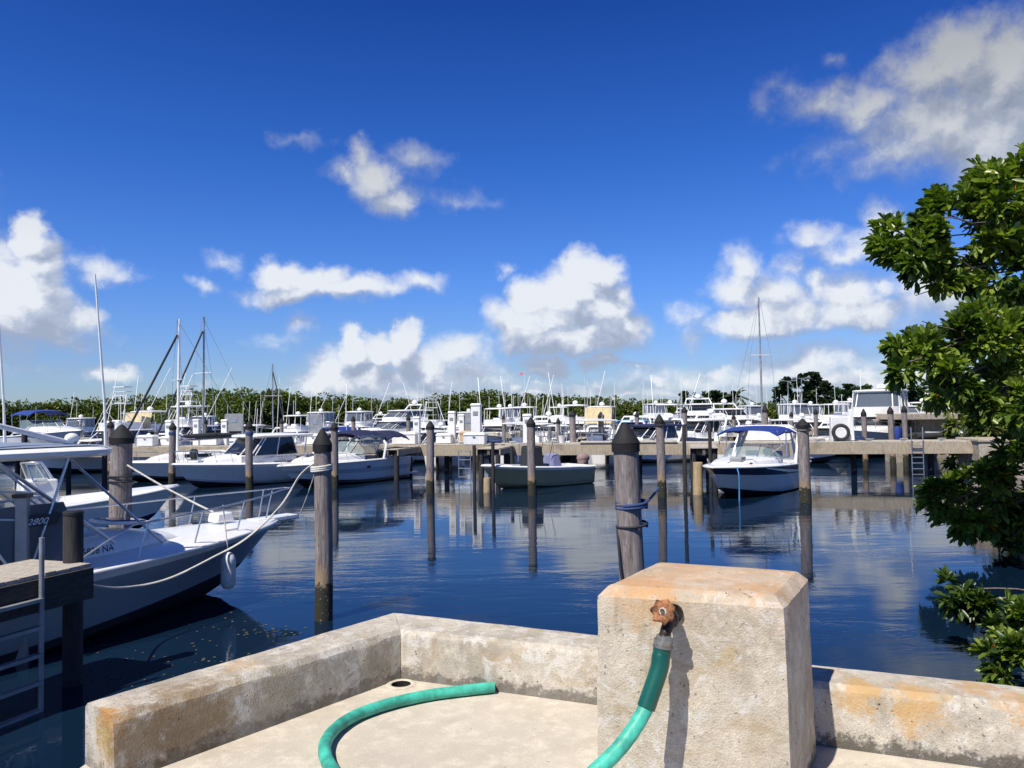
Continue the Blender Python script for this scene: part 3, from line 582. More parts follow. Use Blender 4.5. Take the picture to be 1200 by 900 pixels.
# ropes on the near pilings
q = pos740; wrap(None, 1.84, .162, 2.6, 'rope_blue', .020, label='blue mooring rope wound round the near grey piling', rise=.036, loc=(q.x, q.y, 0), tail=[(q.x+.19, q.y, 1.92), (q.x+.30, q.y+.3, 1.95), (q.x+.44, q.y+.6, 2.02)])
wrap(None, 1.62, .166, 1.15, 'rope_dark', .017, label='thin black line looped below the blue rope and hanging down the piling', rise=.04, loc=(q.x, q.y, 0), tail=[(q.x-.18, q.y-.02, 1.62), (q.x-.18, q.y-.1, 1.45), (q.x-.15, q.y-.17, 1.0), (q.x-.03, q.y-.19, .55), (q.x+.05, q.y-.19, .2), (q.x+.06, q.y-.19, -.2)])
q = pos377; wrap(None, 2.18, .134, 3.2, 'rope_white', .017, label='white mooring rope wound round the piling in front of the sport cruiser', rise=.028, loc=(q.x, q.y, 0))
q = pos140; wrap(None, 2.05, .20, 2.2, 'rope_dark', .016, label='dark rope round the stout piling behind the bow rail', rise=-.09, loc=(q.x, q.y, 0))
q = piles[775.5]; wrap(None, 2.55, .155, 2, 'rope_dark', .02, label='black rope under the cap of the slim piling', rise=-.04, loc=(q.x, q.y, 0))
q = piles[945]; wrap(None, 2.32, .19, 1.5, 'rope_dark', .02, label='black rope round the pale piling beside the runabout', rise=-.04, loc=(q.x, q.y, 0))
# ------------------------------------------------------------------ docks
def dock(name, label, A, B, width, z, th, posts, near=1, mats=('plank', 'fascia', 'beam'), post_r=.13, plankw=.145, cat='dock', log=None, ptop=None, bays=None):
    A = Vector((A[0], A[1], 0)); B = Vector((B[0], B[1], 0)); L = (B-A).length; e = (B-A).normalized(); n = Vector((-e.y, e.x, 0))*near
    t = thing(name, label, cat, (A.x, A.y, 0), math.atan2(e.y, e.x)); s = near   # local x along, local y = s towards 'n'
    mb = MB(); k = 0; x = 0; r2 = random.Random(int(L*10))
    while x < L-.02:
        w = min(plankw-.008, L-x); mb.box((x+w/2, s*width/2, z-.02+r2.uniform(-.004, .004)), (w, width+r2.uniform(-.02, .02), .04), mats[0]); x += plankw
    mb.build('deck_planks', t, 0)
    for side, nm in ((0, 'fascia_board'), (1, 'fascia_board')):
        mb = MB(); yy = (-.03 if side == 0 else width+.03)*s; x = 0
        while x < L-.1:
            w = min(3.6+r2.uniform(-.4, .4), L-x); mb.box((x+w/2, yy+r2.uniform(-.006, .006), z-.045-th/2+r2.uniform(-.006, .006)), (w-.01, .05, th), mats[1]); x += w
        mb.build(nm, t, 0)
    mb = MB(); mb.box((L/2, s*width/2, z-.17), (L-.1, .12, .24), mats[2]); mb.build('stringer', t, 0)
    if log:
        mb = MB(); mb.path([(log[0], -.03*s, z+.05), (log[1], -.03*s, z+.05)], .075, 'near_plank', 10); mb.build('edge_rail', t, 50)
    for x in posts:
        for yy in ((.12, width-.12) if len(posts) < 14 else (width/2,)):
            mb = MB(); mb.path([(x, s*yy, -1), (x, s*yy, z-.05)], post_r, 'dark_post', 10); mb.build('support_post', t, 50)
    return t
DZ = 1.50
dA = G(1142, 516.5, DZ); dB = G(450, 521.5, DZ); e = (dB-dA); e.z = 0; e.normalize(); dC = dA+e*52
Ld = 52.0
main_dock = dock('timber_dock', 'long weathered timber dock crossing the whole basin behind the moored boats', dA, dC, 1.8, DZ, .50, [1.5+3.2*k for k in range(16)], near=-1, log=(12.5, 17.0))
def DL(px, py_off=0, along=None, back=0.0, z=DZ):   # point on the dock line under a picture column, 'back' metres beyond its front edge
    lo, hi = 0, Ld
    for _ in range(40):
        m = (lo+hi)/2; p = dA+e*m; x = 600+FPX*(p-CP).dot(RI)/(p-CP).dot(F_)
        if x > px: lo = m
        else: hi = m
    n = Vector((e.y, -e.x, 0)); p = dA+e*lo+n*back; return Vector((p.x, p.y, z))
nb = Vector((e.y, -e.x, 0))          # away from the camera
# finger piers reaching towards the viewer
def finger(px, length, width, label):
    a = DL(px, back=-.06); b = a-nb*length
    return dock('finger_pier', label, a, b, width, DZ-.06, .26, [length*.35, length-.25], near=1, post_r=.12)
finger(578, 3.0, 1.0, 'short finger pier with the white dock box at the bow of the olive skiff')
finger(808, 3.4, 1.1, 'short finger pier ending beside the bow of the white and navy runabout')
finger(470, 3.2, 1.0, 'short finger pier beside the stern of the cruiser with the navy canopy')
# second dock row far behind, with its pilings
f1A = YW(1075, 56); f1B = YW(590, 60); f1C = YW(60, 66)
dock('far_dock', 'second timber dock far behind among the moored yachts, right half', f1A, f1B, 1.8, 1.5, .36, [2+4*k for k in range(7)], near=-1)
dock('far_dock', 'second timber dock far behind among the moored boats, left half', (f1B.x-.4, f1B.y+.1), f1C, 1.8, 1.5, .36, [2+4*k for k in range(8)], near=-1)
for i, (px, Y0, Y1, lab) in enumerate(((912, 44, 55.5, ''), (700, 46, 58.5, ''), (868, 46, 55.5, ''), (335, 50, 61, ''))):
    lab = ['far finger pier right of the runabout canopy', 'far finger pier behind the olive skiff and its piling', 'far finger pier straight behind the blue canopy of the runabout', 'far finger pier behind the hardtop cruiser'][i]
    a = YW(px, Y0); b = YW(px, Y1); dock('far_finger', lab, a, (a.x+(b.x-a.x)*.95, b.y), 1.1, 1.45, .3, [1, 5, 9], near=1)
# far pilings
far = [(1015, 37.5, 2.95, .12, 'dark-capped piling right behind the dock, left of the big white yacht bow'), (1047, 39, 3.05, .14, 'mottled piling behind the dock below the big white yacht'), (1062, 39.5, 3.1, .13, 'mottled piling with a dark top, right of the big white yacht'),
       (899, 48, 3.2, .17, 'thick piling among far boats above the runabout canopy'), (957, 47, 3.0, .12, 'piling behind the pale piling at the runabout'), (1027, 50, 3.0, .13, 'thin piling near the big white yacht bow'),
       (560, 48, 3.1, .14, 'far piling behind the finger pier'), (591, 47, 3.0, .13, 'far piling just right of the tall white pedestal'), (672, 48, 3.1, .2, 'far thick piling behind the olive skiff stern'), (706, 46, 3.0, .17, 'far piling beside the tan canvas boat'),
       (645, 52, 2.6, .12, 'far thin dark piling behind the olive skiff'), (803, 50, 3.25, .19, 'far thick piling left of the runabout canopy'), (747, 50, 3.0, .13, 'far piling behind the near blue-banded piling'),
       (480, 52, 3.0, .14, 'far piling below the large grey-white yacht'), (128, 38, 2.95, .15, 'piling behind the stout piling on the left'), (415, 50, 3.0, .13, 'far piling behind the navy canopy'),
       (330, 52, 2.9, .13, 'far piling behind the hardtop cruiser roof'), (240, 50, 3.0, .13, 'far piling beside the sailboat masts'), (612, 55, 2.8, .12, 'far thin piling among the flybridge boats'), (720, 54, 2.8, .12, 'far thin piling right of the tan canvas boat'),
       (860, 52, 2.7, .13, 'far thin piling behind the covered runabout'), (928, 54, 2.8, .13, 'far thin piling at the right-hand boats'), (655, 44, 2.7, .11, 'thin far piling right of the skiff outboard')]
fp = make_piling(.15, 2.6, leanseed=3.3); fp2 = make_piling(.15, 2.6, leanseed=12.1)
for i, (px, Y, top, r, lab) in enumerate(far):
    o = use(fp if i % 2 else fp2); put(o, YW(px, Y), lab, (R(rnd.uniform(-1, 1)), R(rnd.uniform(-1.2, 1.2))), 'far pilings among the moored boats'); o.scale = (r/.15, r/.15, top/2.85)
# thin dark posts at the finger ends
dp = None
for i, (px, Y, z, lab) in enumerate([(803, 28.0, 2.5, 'thin dark post at the finger pier left of the runabout'), (833, 30.5, 2.5, 'thin dark post half hidden behind the runabout bow'), (578, 30.5, 1.9, 'thin dark post at the finger pier by the skiff bow'), (556, 31.0, 1.75, 'left thin dark post of the finger pier by the skiff'), (600, 33, 1.6, 'thin dark post behind the skiff bow')]):
    if dp is None:
        t = thing('dock_post', 'x', 'post'); mb = MB(); mb.path([(0, 0, -1), (.01, 0, 2)], .07, 'dark_post', 10); mb.build('post', t, 50); o = dp = t
    else: o = copy_tree(dp)
    put(o, YW(px, Y), lab, (0, 0), 'thin dark posts at the finger piers'); o.scale = (1, 1, z/2)
o = make_piling(.17, 1.15, cap=False, name='tan_piling', mat='tan_post'); put(o, YW(818, 28.0), 'short thick tan piling under the finger pier left of the runabout')
o = make_piling(.14, .55, cap=False, name='tan_piling', mat='tan_post'); put(o, YW(571, 30.0), 'stubby tan piling just above water at the bow of the olive skiff')
# ------------------------------------------------------------------ boats (local axes: +X bow, +Y port, z = 0 the water)
class Hull:
    def __init__(s, L, B, hb, hs, rake=.9, cock=.38, flare=.5, draft=.45, full=2.3):
        s.L, s.B, s.hb, s.hs, s.rake, s.cock, s.flare, s.draft, s.full = L, B, hb, hs, rake, cock, flare, draft, full
    def b(s, t):
        k = .90+.10*min(1, t/.35)
        return s.B/2*k*(1 if t < .42 else max(0.0, 1-((t-.42)/.58)**s.full)**.8)
    def fb(s, t): return min(s.b(t)-.19, s.ring(t)[3][1]-.05)
    def h(s, t): return s.hs+(s.hb-s.hs)*t**1.7
    def X(s, t, q): return -s.L/2+t*(s.L-s.rake*(1-q))     # q: 0 keel .. 1 sheer
    def keel(s, t): return -s.draft if t < .6 else -s.draft+(s.draft+.12)*((t-.6)/.4)**2.2
    def ring(s, t):
        b, h, zk = s.b(t), s.h(t), s.keel(t); f = s.flare*max(0, (t-.35)/.65)
        cb = b*(.90-.55*f); cz = .04+.30*h*max(0, (t-.45)/.55)**1.5; ps = [(0., zk, 0.)]
        ps.append((cb*.6, zk+(cz-zk)*.62, .15)); ps.append((cb, cz, .3)); 
        for k in (.12, .25, .45, .65, .85):
            y = cb+(b-cb)*(k**(1+1.3*f)); ps.append((y, cz+(h-cz)*k, .3+.7*k))
        ps.append((b, h, 1.)); return [(s.X(t, q), y, z) for y, z, q in ps]
def make_hull(root, H, topm, stripe=None, stripe_m='gel_navy', bottom='bottom_paint', rail='gel', floorm='nonskid', boot='gel_navy', gun=0):
    T = [0, .04, .1, .2, .3, .38, .45, .52, .6, .67, .74, .8, .85, .9, .94, .97, .99, 1.0]
    T = sorted(set(T+[H.cock])); mb = MB(); n = len(H.ring(0)); R_ = [H.ring(t) for t in T]
    for sgn in (1, -1):
        vs = [(x, sgn*y, z) for r in R_ for x, y, z in r]; fs = {}
        for i in range(len(T)-1):
            for k in range(n-1):
                f = (i*n+k, (i+1)*n+k, (i+1)*n+k+1, i*n+k+1); f = f if sgn > 0 else f[::-1]
                m = bottom if k < 2 else topm
                if k == 2 and boot: m = boot
                if stripe and stripe[0] <= k <= stripe[1]: m = stripe_m
                fs.setdefault(m, []).append(f)
        o = len(mb.v); mb.v += vs
        for m, F in fs.items():
            for f in F: mb.f.append(tuple(q+o for q in f)); mb.m.append(mb.mi(m))
    r0 = R_[0]; tv = [(x, y, z) for x, y, z in r0]+[(x, -y, z) for x, y, z in r0[::-1][:-1]]; mb.add(tv, [tuple(range(len(tv)))], topm)
    h = mb.build('hull', root, 38); bmx = bmesh.new(); bmx.from_mesh(h.data); bmesh.ops.remove_doubles(bmx, verts=bmx.verts, dist=.002); bmesh.ops.recalc_face_normals(bmx, faces=bmx.faces); bmx.to_mesh(h.data); bmx.free()
    # deck forward of the cockpit with a crown, side decks, inner walls and a cockpit sole
    mb = MB(); D_ = [t for t in T if t >= H.cock]; rings = []
    for t in D_:
        b = H.b(t); hh = H.h(t); x = H.X(t, 1); rings.append([(x, b*q, hh+.03+.07*(1-q*q)*min(1, b)) if abs(q) < 1 else (x, b*q, hh) for q in (-1, -.9, -.5, 0, .5, .9, 1)])
    mb.loft(rings, rail, False)
    C_ = [t for t in T if t <= H.cock]; fz = .30; cw = .16
    for sgn in (1, -1):
        rings = []
        for t in C_:
            b = H.b(t); hh = H.h(t); x = H.X(t, 1); rings.append([(x, sgn*b, hh), (x, sgn*(b-.02), hh+.03), (x, sgn*(b-cw), hh+.03), (x-t*H.rake*.6, sgn*H.fb(t), fz)])
        mb.loft(rings, rail, False)
    x0 = H.X(0, 1); xc = H.X(H.cock, 1); hh = H.h(0); b = H.b(0)-cw
    mb.box((x0+.09, 0, (hh+.03+fz)/2), (.16, 2*b, hh+.03-fz), rail); mb.add([(xc, -H.b(H.cock)+.05, H.h(H.cock)+.03), (xc, H.b(H.cock)-.05, H.h(H.cock)+.03), (xc-H.cock*H.rake*.6, H.fb(H.cock), fz), (xc-H.cock*H.rake*.6, -H.fb(H.cock), fz)], [(0, 1, 2, 3)], rail)
    fl_ = [(H.X(t, 1)-t*H.rake*.6, H.fb(t)) for t in C_]; mb.add([(x, y, fz) for x, y in fl_]+[(x, -y, fz) for x, y in fl_[::-1]], [tuple(range(2*len(fl_)))], floorm)
    mb.build('deck', root, 38)
    mb = MB()
    for sgn in (1, -1): mb.path([(H.X(t, 1), sgn*(H.b(t)+.008), H.h(t)-.02) for t in T], .028, rail if gun == 0 else gun, 6)
    mb.build('rub_rail', root, 60)
def plan(x0, x1, w, nose=.5, nseg=6, wf=None):
    # plan outline: straight sides, rounded front; starts rear port, goes round the front, ends rear starboard
    pts = [(x0, w)]; L = x1-x0; xs = x1-nose
    pts.append((x0+(xs-x0)*.5, w)); 
    for k in range(nseg+1):
        a = math.pi/2*k/nseg; pts.append((xs+nose*math.sin(a), w*(.35+.65*math.cos(a)**.7) if k < nseg else w*.30))
    return pts+[(x, -y) for x, y in pts[::-1]]
def layers(mb, L, mat, cap_top=True, roof=None):
    rings = [[(x, y, z+(cz if len(l) > 5 else 0)) for x, y in plan(l[1], l[2], l[3], l[4])] for l in L for z in [l[0]] for cz in [0]]
    mb.loft(rings, mat, True, (False, cap_top)); return mb
def window_band(root, z0, z1, l0, l1, glass, proud=.006, frames='gel', front=True, sides=True, mull=True):
    # l = (x0, x1, w, nose) at z0 and z1; front panes as the windshield, one side window each side
    a = plan(*l0); b = plan(*l1); n = len(a); ns = 6; side_end = 2
    def quad(mb, i, j, m):
        ra = [(a[i][0], a[i][1]), (a[j][0], a[j][1])]; rb = [(b[i][0], b[i][1]), (b[j][0], b[j][1])]
        mb.add([(ra[0][0], ra[0][1], z0), (ra[1][0], ra[1][1], z0), (rb[1][0], rb[1][1], z1), (rb[0][0], rb[0][1], z1)], [(0, 1, 2, 3)], m)
    if front:
        mb = MB()
        for i in range(3, n-4): quad(mb, i, i+1, glass)
        w = mb.build('windshield', root, 20)
        mb = MB()
        if mull:
            for i in (3, 6, n-7, n-4): mb.path([(a[i][0], a[i][1], z0), (b[i][0], b[i][1], z1)], .035, frames, 5)
            mb.path([(b[i][0], b[i][1], z1-.02) for i in range(3, n-3)], .03, frames, 5)
            mb.build('windshield_frame', root, 0)
    if sides:
        for s_ in (0, 1):
            mb = MB(); idx = (0, 1, 2, 3) if s_ == 0 else (n-1, n-2, n-3, n-4)
            for i in range(3): quad(mb, idx[i], idx[i+1], glass)
            sw = mb.build('side_window', root, 20)
            if mull:
                m2 = MB(); 
                for i in (idx[0], idx[1], idx[2]): m2.path([(a[i][0], a[i][1], z0), (b[i][0], b[i][1], z1)], .03, frames, 5)
                m2.build('window_frame', sw, 0)
def slab(root, name, z, x0, x1, w, nose, th, mat, crown=.05, parent=None):
    mb = MB(); p = plan(x0, x1, w, nose); q = plan(x0+.05, x1-.05, w-.05, nose)
    mb.loft([[(x, y, z) for x, y in q], [(x, y, z+th*.3) for x, y in p], [(x, y, z+th*.7) for x, y in p], [(x, y, z+th) for x, y in q], [(x*.5+(x0+x1)/4, y*.5, z+th+crown) for x, y in q]], mat, True, (True, True))
    return mb.build(name, root, 40)
def bow_rail(root, H, t0=.45, h=.55, r=.016, posts=5, mat='steel', pulpit=.25, mid=False):
    mb = MB()
    for lv in ((1.0,) if not mid else (1.0, .55)):
        line = []
        for sgn in (1, -1):
            seg = []
            for k in range(15):
                t = t0+(1-t0)*k/14; hh = h*lv*min(1, (k/14)*5) if k < 3 else h*lv
                seg.append((H.X(t, 1)-.06+(pulpit*k/14), sgn*max(.10, H.b(t)-.08), H.h(t)+.05+hh*(.9+.1*k/14)))
            line += seg if sgn > 0 else seg[::-1]
        mb.path(line, r, mat, 6)
    for sgn in (1, -1):
        for k in range(1, posts+1):
            t = t0+(1-t0)*(k+.2)/(posts+.4); mb.path([(H.X(t, 1)-.16, sgn*max(.06, H.b(t)-.10), H.h(t)+.02), (H.X(t, 1)-.02, sgn*max(.10, H.b(t)-.08), H.h(t)+.05+h*(.9+.1*(t-t0)/(1-t0)))], r*.9, mat, 5)
    return mb.build('bow_rail', root, 60)
def outboard(root, x, y, z=.55, s=1.0, col='white_plastic', tilt=0.0):
    mb = MB(); c, sn = math.cos(tilt), math.sin(tilt)
    def P(px, pz): return (x+(px*c-pz*sn)*s, y, z+(px*sn+pz*c)*s)
    def blk(cx, cz, sx, sy, sz, m, top=.75):
        vs = []
        for dz in (-1, -.3, .6, 1):
            tt = {-1: .8, -.3: 1, .6: .92, 1: top*.8}[dz]
            ring = []
            for a in range(12):
                an = 2*math.pi*a/12; ca, sa = math.cos(an), math.sin(an); ca = math.copysign(abs(ca)**.6, ca); sa = math.copysign(abs(sa)**.6, sa)
                p = P(cx+ca*sx/2*tt, cz+dz*sz/2); ring.append((p[0], p[1]+sa*sy/2*s*tt, p[2]))
            vs.append(ring)
        mb.loft(vs, m, True, (True, True))
    blk(-.28, .35, .62, .42, .55, col); m1 = mb.build('cowling', None, 50); m1.name = 'outboard_motor'; m1.parent = root
    mb = MB()
    def blk2(cx, cz, sx, sy, sz, m):
        nonlocal mb; blk(cx, cz, sx, sy, sz, m, 1.2)
    blk2(-.25, -.15, .26, .16, .6, 'black_plastic'); blk2(-.28, -.55, .34, .10, .3, 'black_plastic'); mb.path([P(-.45, -.55), P(-.1, -.55)], .05*s, 'black_plastic', 8); mb.build('drive_leg', m1, 50); return m1
def tubes(root, name, segs, r=.02, mat='steel', seg=6):
    one = {'canopy_frame': 'canopy_post', 'top_frame': 'top_post', 't_top_frame': 'top_post', 'hardtop_frame': 'hardtop_post', 'hardtop_post': 'hardtop_post', 'fishing_rod': 'fishing_rod'}
    if name in one and len(segs) > 1:
        for s_ in segs: tubes(root, one[name], [s_], r, mat, seg)
        return None
    mb = MB()
    for s in segs: mb.path(s, r, mat, seg)
    return mb.build(name, root, 60)
def antenna(root, x, y, z, h, lean=-.06, r=.014, mat='white_plastic'): return tubes(root, 'antenna', [[(x, y, z), (x+lean*h, y, z+h)]], [r*1.3, r*.5] if False else r, mat, 5)
def dome(root, x, y, z, r=.28):
    mb = MB(); mb.lathe((x, y, z), [(r*.5, 0), (r*.5, r*.35), (r, r*.45), (r*1.02, r*.8), (r*.8, r*1.25), (r*.4, r*1.5), (.01, r*1.58)], 'gel', 14); return mb.build('radar_dome', root, 50)
def flag(root, x, y, z, h, mat):
    f = tubes(root, 'flag_staff', [[(x, y, z), (x, y, z+h)]], .018, 'white_plastic', 5); mb = MB(); rows = []
    for k in range(7): rows.append([(x-.35*k/6, y-.45*k/6+.05*math.sin(k*1.7), z+h-.05-.05*k/6-.24*j/3) for j in range(4)])
    mb.loft(rows, mat, False); mb.build('flag', f, 60)
def bimini(root, x0, x1, w, z, mat, drop=.10, arch=.16, legs=None, thick=.05, post='steel', name='canopy'):
    mb = MB(); nx, ny = 10, 9; top = []; bot = []
    def pt(i, j, dz):
        u = i/(nx-1); v = -1+2*j/(ny-1); sagx = .035*math.sin(u*math.pi*3)**2
        zz = z+arch*(1-abs(v)**3.0)-drop*(abs(2*u-1)**3)-sagx-(.10 if abs(v) == 1 else 0); return (x0+(x1-x0)*u, w*v, zz+dz)
    rows = [[pt(i, j, 0) for j in range(ny)]+[pt(i, j, -thick) for j in range(ny-1, -1, -1)] for i in range(nx)]
    mb.loft(rows, mat, True, (True, True)); c = mb.build(name, root, 50)
    if legs:
        segs = []
        for s in (1, -1):
            for (xa, xb, zb) in legs: segs.append([(xa, s*w*.98, z-.06), (xb, s*(w+.03), zb)])
        tubes(root, 'canopy_frame', segs, .018, post)
    return c
def windshield(root, xb, xt, zb, zt, wb, wt, back, glass='glass_clear', frame='steel'):
    # wrap-round frame windshield: front from centre, sweeping back along both sides
    def rail(x, w, z, bk): return [(x-bk, w, z), (x-bk*.45, w*.97, z), (x-.12, w*.72, z), (x, w*.34, z), (x, -w*.34, z), (x-.12, -w*.72, z), (x-bk*.45, -w*.97, z), (x-bk, -w, z)]
    a = rail(xb, wb, zb, back); b = rail(xt, wt, zt, back*.82); mb = MB(); mb.loft([a, b], glass, False); w = mb.build('windshield', root, 20)
    mb = MB(); mb.path(b, .02, frame, 6); mb.path(a, .018, frame, 6)
    for i in (0, 2, 3, 4, 5, 7): mb.path([a[i], b[i]], .017, frame, 5)
    mb.build('windshield_frame', root, 50); return w
def fender(root, x, y, z, r=.11, h=.55, mat='fender_white', line=None):
    mb = MB(); mb.lathe((x, y, z), [(.02, -h/2-.02), (r*.7, -h/2), (r, -h/2+.07), (r, h/2-.07), (r*.7, h/2), (.03, h/2+.04)], mat, 14); f = mb.build('fender', root, 50)
    if line: tubes(f, 'fender_line', [[(x, y, z+h/2), line]], .010, 'rope_white', 5)
    return f
def trunk(root, H, x0, x1, w0, w1, z, h, mat='gel', name='cabin_trunk', hatch=None, nose=1.4):
    # low rounded coachroof from wheelhouse to foredeck
    rings = []
    for k in range(13):
        t = k/12; x = x0+(x1-x0)*t; w = w0+(w1-w0)*t**1.6; q = 1-t**2.6; hh = h*(.25+.75*(1-t**4)) if k < 12 else .03
        zz = z(x) if callable(z) else z
        rings.append([(x, s*w, zz+c*hh) for s, c in ((-1, -.15), (-.985, .5), (-.90, .84), (-.62, .98), (0, 1.03), (.62, .98), (.90, .84), (.985, .5), (1, -.15))])
    mb = MB(); mb.loft(rings, mat, False); mb.add(rings[0], [tuple(range(9))], mat); mb.add(rings[-1], [tuple(range(9))], mat); o = mb.build(name, root, 50); return o
def root_boat(name, label, cat, loc, heading, group=None): return thing(name, label, cat, (loc.x, loc.y, 0), heading, group)
def hd(dx, dy): return math.atan2(dy, dx)
# ---- the near motor boat on the left
def near_boat():
    stem = G(262, 692); d = Vector((.55, .835, 0)).normalized(); H = Hull(9.2, 3.0, 1.10, .95, rake=1.25, cock=.30, flare=.62, draft=.5, full=2.1)
    c = stem - d*(H.L/2-H.rake*.95); t = root_boat('motor_boat', 'large white motor boat with grey-blue hull and bow rail at the near finger pier', 'boat', c, hd(d.x, d.y))
    make_hull(t, H, 'gel_hull', stripe=(7, 7), stripe_m='gel', boot='bottom_paint')
    tr = trunk(t, H, -1.5, 2.45, 1.12, .45, 1.02, .40)
    mb = MB(); mb.box((1.55, 0, 1.42), (.62, .66, .05), 'gel', ry=.10); mb.build('hatch_rim', t, 0, .01)
    mb = MB(); mb.box((1.55, 0, 1.45), (.52, .56, .03), 'glass_blue', ry=.10); mb.build('hatch', t, 0, .008)
    mb = MB(); q = [(.95+1.0*k, s*(.84-.22*k), 1.36-.06*k) for k in (0, 1) for s in (1,)]
    windshield(t, .95, .25, 1.36, 1.98, 1.02, .92, 1.9, 'glass_clear', 'gel')
    # consoles and helm seats behind the windshield
    mb = MB(); mb.box((-.3, .45, .95), (.6, .8, 1.1), 'gel', top=.85); mb.build('console', t, 30, .04)
    for y in (.5, -.5):
        mb = MB(); mb.box((-1.35, y, .95), (.5, .5, .12), 'interior'); mb.box((-1.58, y, 1.25), (.12, .5, .6), 'interior'); mb.path([(-1.35, y, .3), (-1.35, y, .9)], .06, 'steel', 8); mb.build('helm_seat', t, 30, .03)
    slab(t, 'hardtop', 2.50, -3.4, .95, 1.28, .55, .13, 'gel', .06)
    mb = MB(); rows = [[(-3.2+3.9*i/8, -1.15+2.3*j/8, 2.655+.09*math.sin(math.pi*i/8)*math.sin(math.pi*j/8)) for j in range(9)] for i in range(9)]; mb.loft(rows, 'grey_canvas', False); mb.build('hardtop_canvas', t, 60)
    segs = []
    for s in (1, -1):
        segs += [[(.15, s*1.2, 2.5), (1.55, s*1.12, 1.18)], [(.15, s*1.2, 2.5), (-.35, s*1.25, 1.10)], [(-1.7, s*1.2, 2.5), (-1.1, s*1.3, 1.0)], [(-1.7, s*1.2, 2.5), (-2.2, s*1.3, 1.0)], [(-1.4, s*1.18, 2.5), (-.5, s*1.26, 1.05)], [(-.9, s*1.15, 2.5), (-.9, s*1.27, 1.0)], [(-.35, s*1.18, 1.75), (-1.55, s*1.22, 1.9)]]
    tubes(t, 'hardtop_frame', segs, .018)
    for s, mm in ((-1, 'steel'), (1, 'steel')): tubes(t, 'outrigger', [[(.9, s*.98, 1.26), (-2.6, s*1.42, 3.95)]], .024, mm, 8)
    tubes(t, 'folded_pole', [[(.45, -.7, 2.68), (-1.6, -1.15, 3.2)]], .035, 'gel', 8)
    for x, y, h in ((.74, -1.04, 2.42), (.42, 1.16, 2.75)): 
        a = MB(); a.path([(x, y, 2.6), (x-.02, y, 3.2), (x-.14, y+.04, 2.6+h)], [.024, .018, .011], 'white_plastic', 6); a.build('antenna', t, 50)
    mb = MB(); mb.ell((.45, -.7, 2.75), (.10, .07, .07), 'gel'); mb.path([(.45, -.7, 2.6), (.45, -.7, 2.7)], .03, 'gel'); mb.build('searchlight', t, 50)
    # bow rail with raked stanchions and a steel pulpit
    bow_rail(t, H, .50, .50, .015, 4, 'steel', .30)
    mb = MB(); mb.box((H.L/2-.12, 0, H.hb+.02), (.95, .34, .07), 'gel', top=.96); mb.box((H.L/2+.32, 0, H.hb+.0), (.2, .2, .08), 'steel'); mb.path([(H.L/2+.4, 0, H.hb+.03), (H.L/2+.1, 0, H.hb-.12), (H.L/2-.25, 0, H.hb-.16)], .025, 'steel', 8); mb.build('anchor_roller', t, 30, .012)
    mb = MB(); mb.box((H.L/2-1.15, .12, H.hb+.16), (.36, .30, .16), 'gel', top=.85); mb.build('windlass', t, 30, .03)
    for x, y in ((3.1, -.62), (3.1, .62), (-3.6, -1.34)):
        mb = MB(); z = H.h((x+4.6)/9.2)+.07; mb.path([(x-.12, y, z), (x+.12, y, z)], .014, 'steel', 6); mb.path([(x-.04, y, z-.06), (x-.04, y, z)], .014, 'steel', 6); mb.path([(x+.04, y, z-.06), (x+.04, y, z)], .014, 'steel', 6); mb.build('cleat', t, 50)
    ft = .8; fx = H.X(ft, 1); fy = -H.b(ft)-.06
    fender(t, fx-.05, fy-.03, .56, .115, .52, line=(fx-.05, fy+.1, H.h(ft)+.55))
    text_on('5838 NA', .135, tr, (.50, -1.5, 1.13), (1, 0, 0), (0, 0, 1), 'lettering', 'registration_number', t)
    for sd in (1, -1):
        w_ = MB(); w_.loft([[(x, sd*(y+q), z) for x, y, z in ((-1.5, 1.20, 1.10), (.35, 1.16, 1.10), (.32, 1.14, 1.45), (.10, 1.18, 1.93), (-1.35, 1.22, 1.93))] for q in (0, -.05)], 'glass_grey', True, (True, True)); w_.build('side_wing', t, 20)
    pl = MB(); pl.loft([[(x, -1.245+q, z) for x, z in ((-.44, 1.66), (-.02, 1.66), (.06, 1.80), (-.36, 1.80))] for q in (0, .02)], 'plate_dark', True, (True, True)); po = pl.build('name_plate', t, 0)
    text_on('2800', .125, None, (-.39, -1.252, 1.685), (1, 0, 0), (.5, 0, 1), 'letter_pale', 'plate_number', po)
    for m in (-.4, .4): outboard(t, -H.L/2+.0, m, .75, 1.2)
    return t, H
nb_t, nb_H = near_boat()
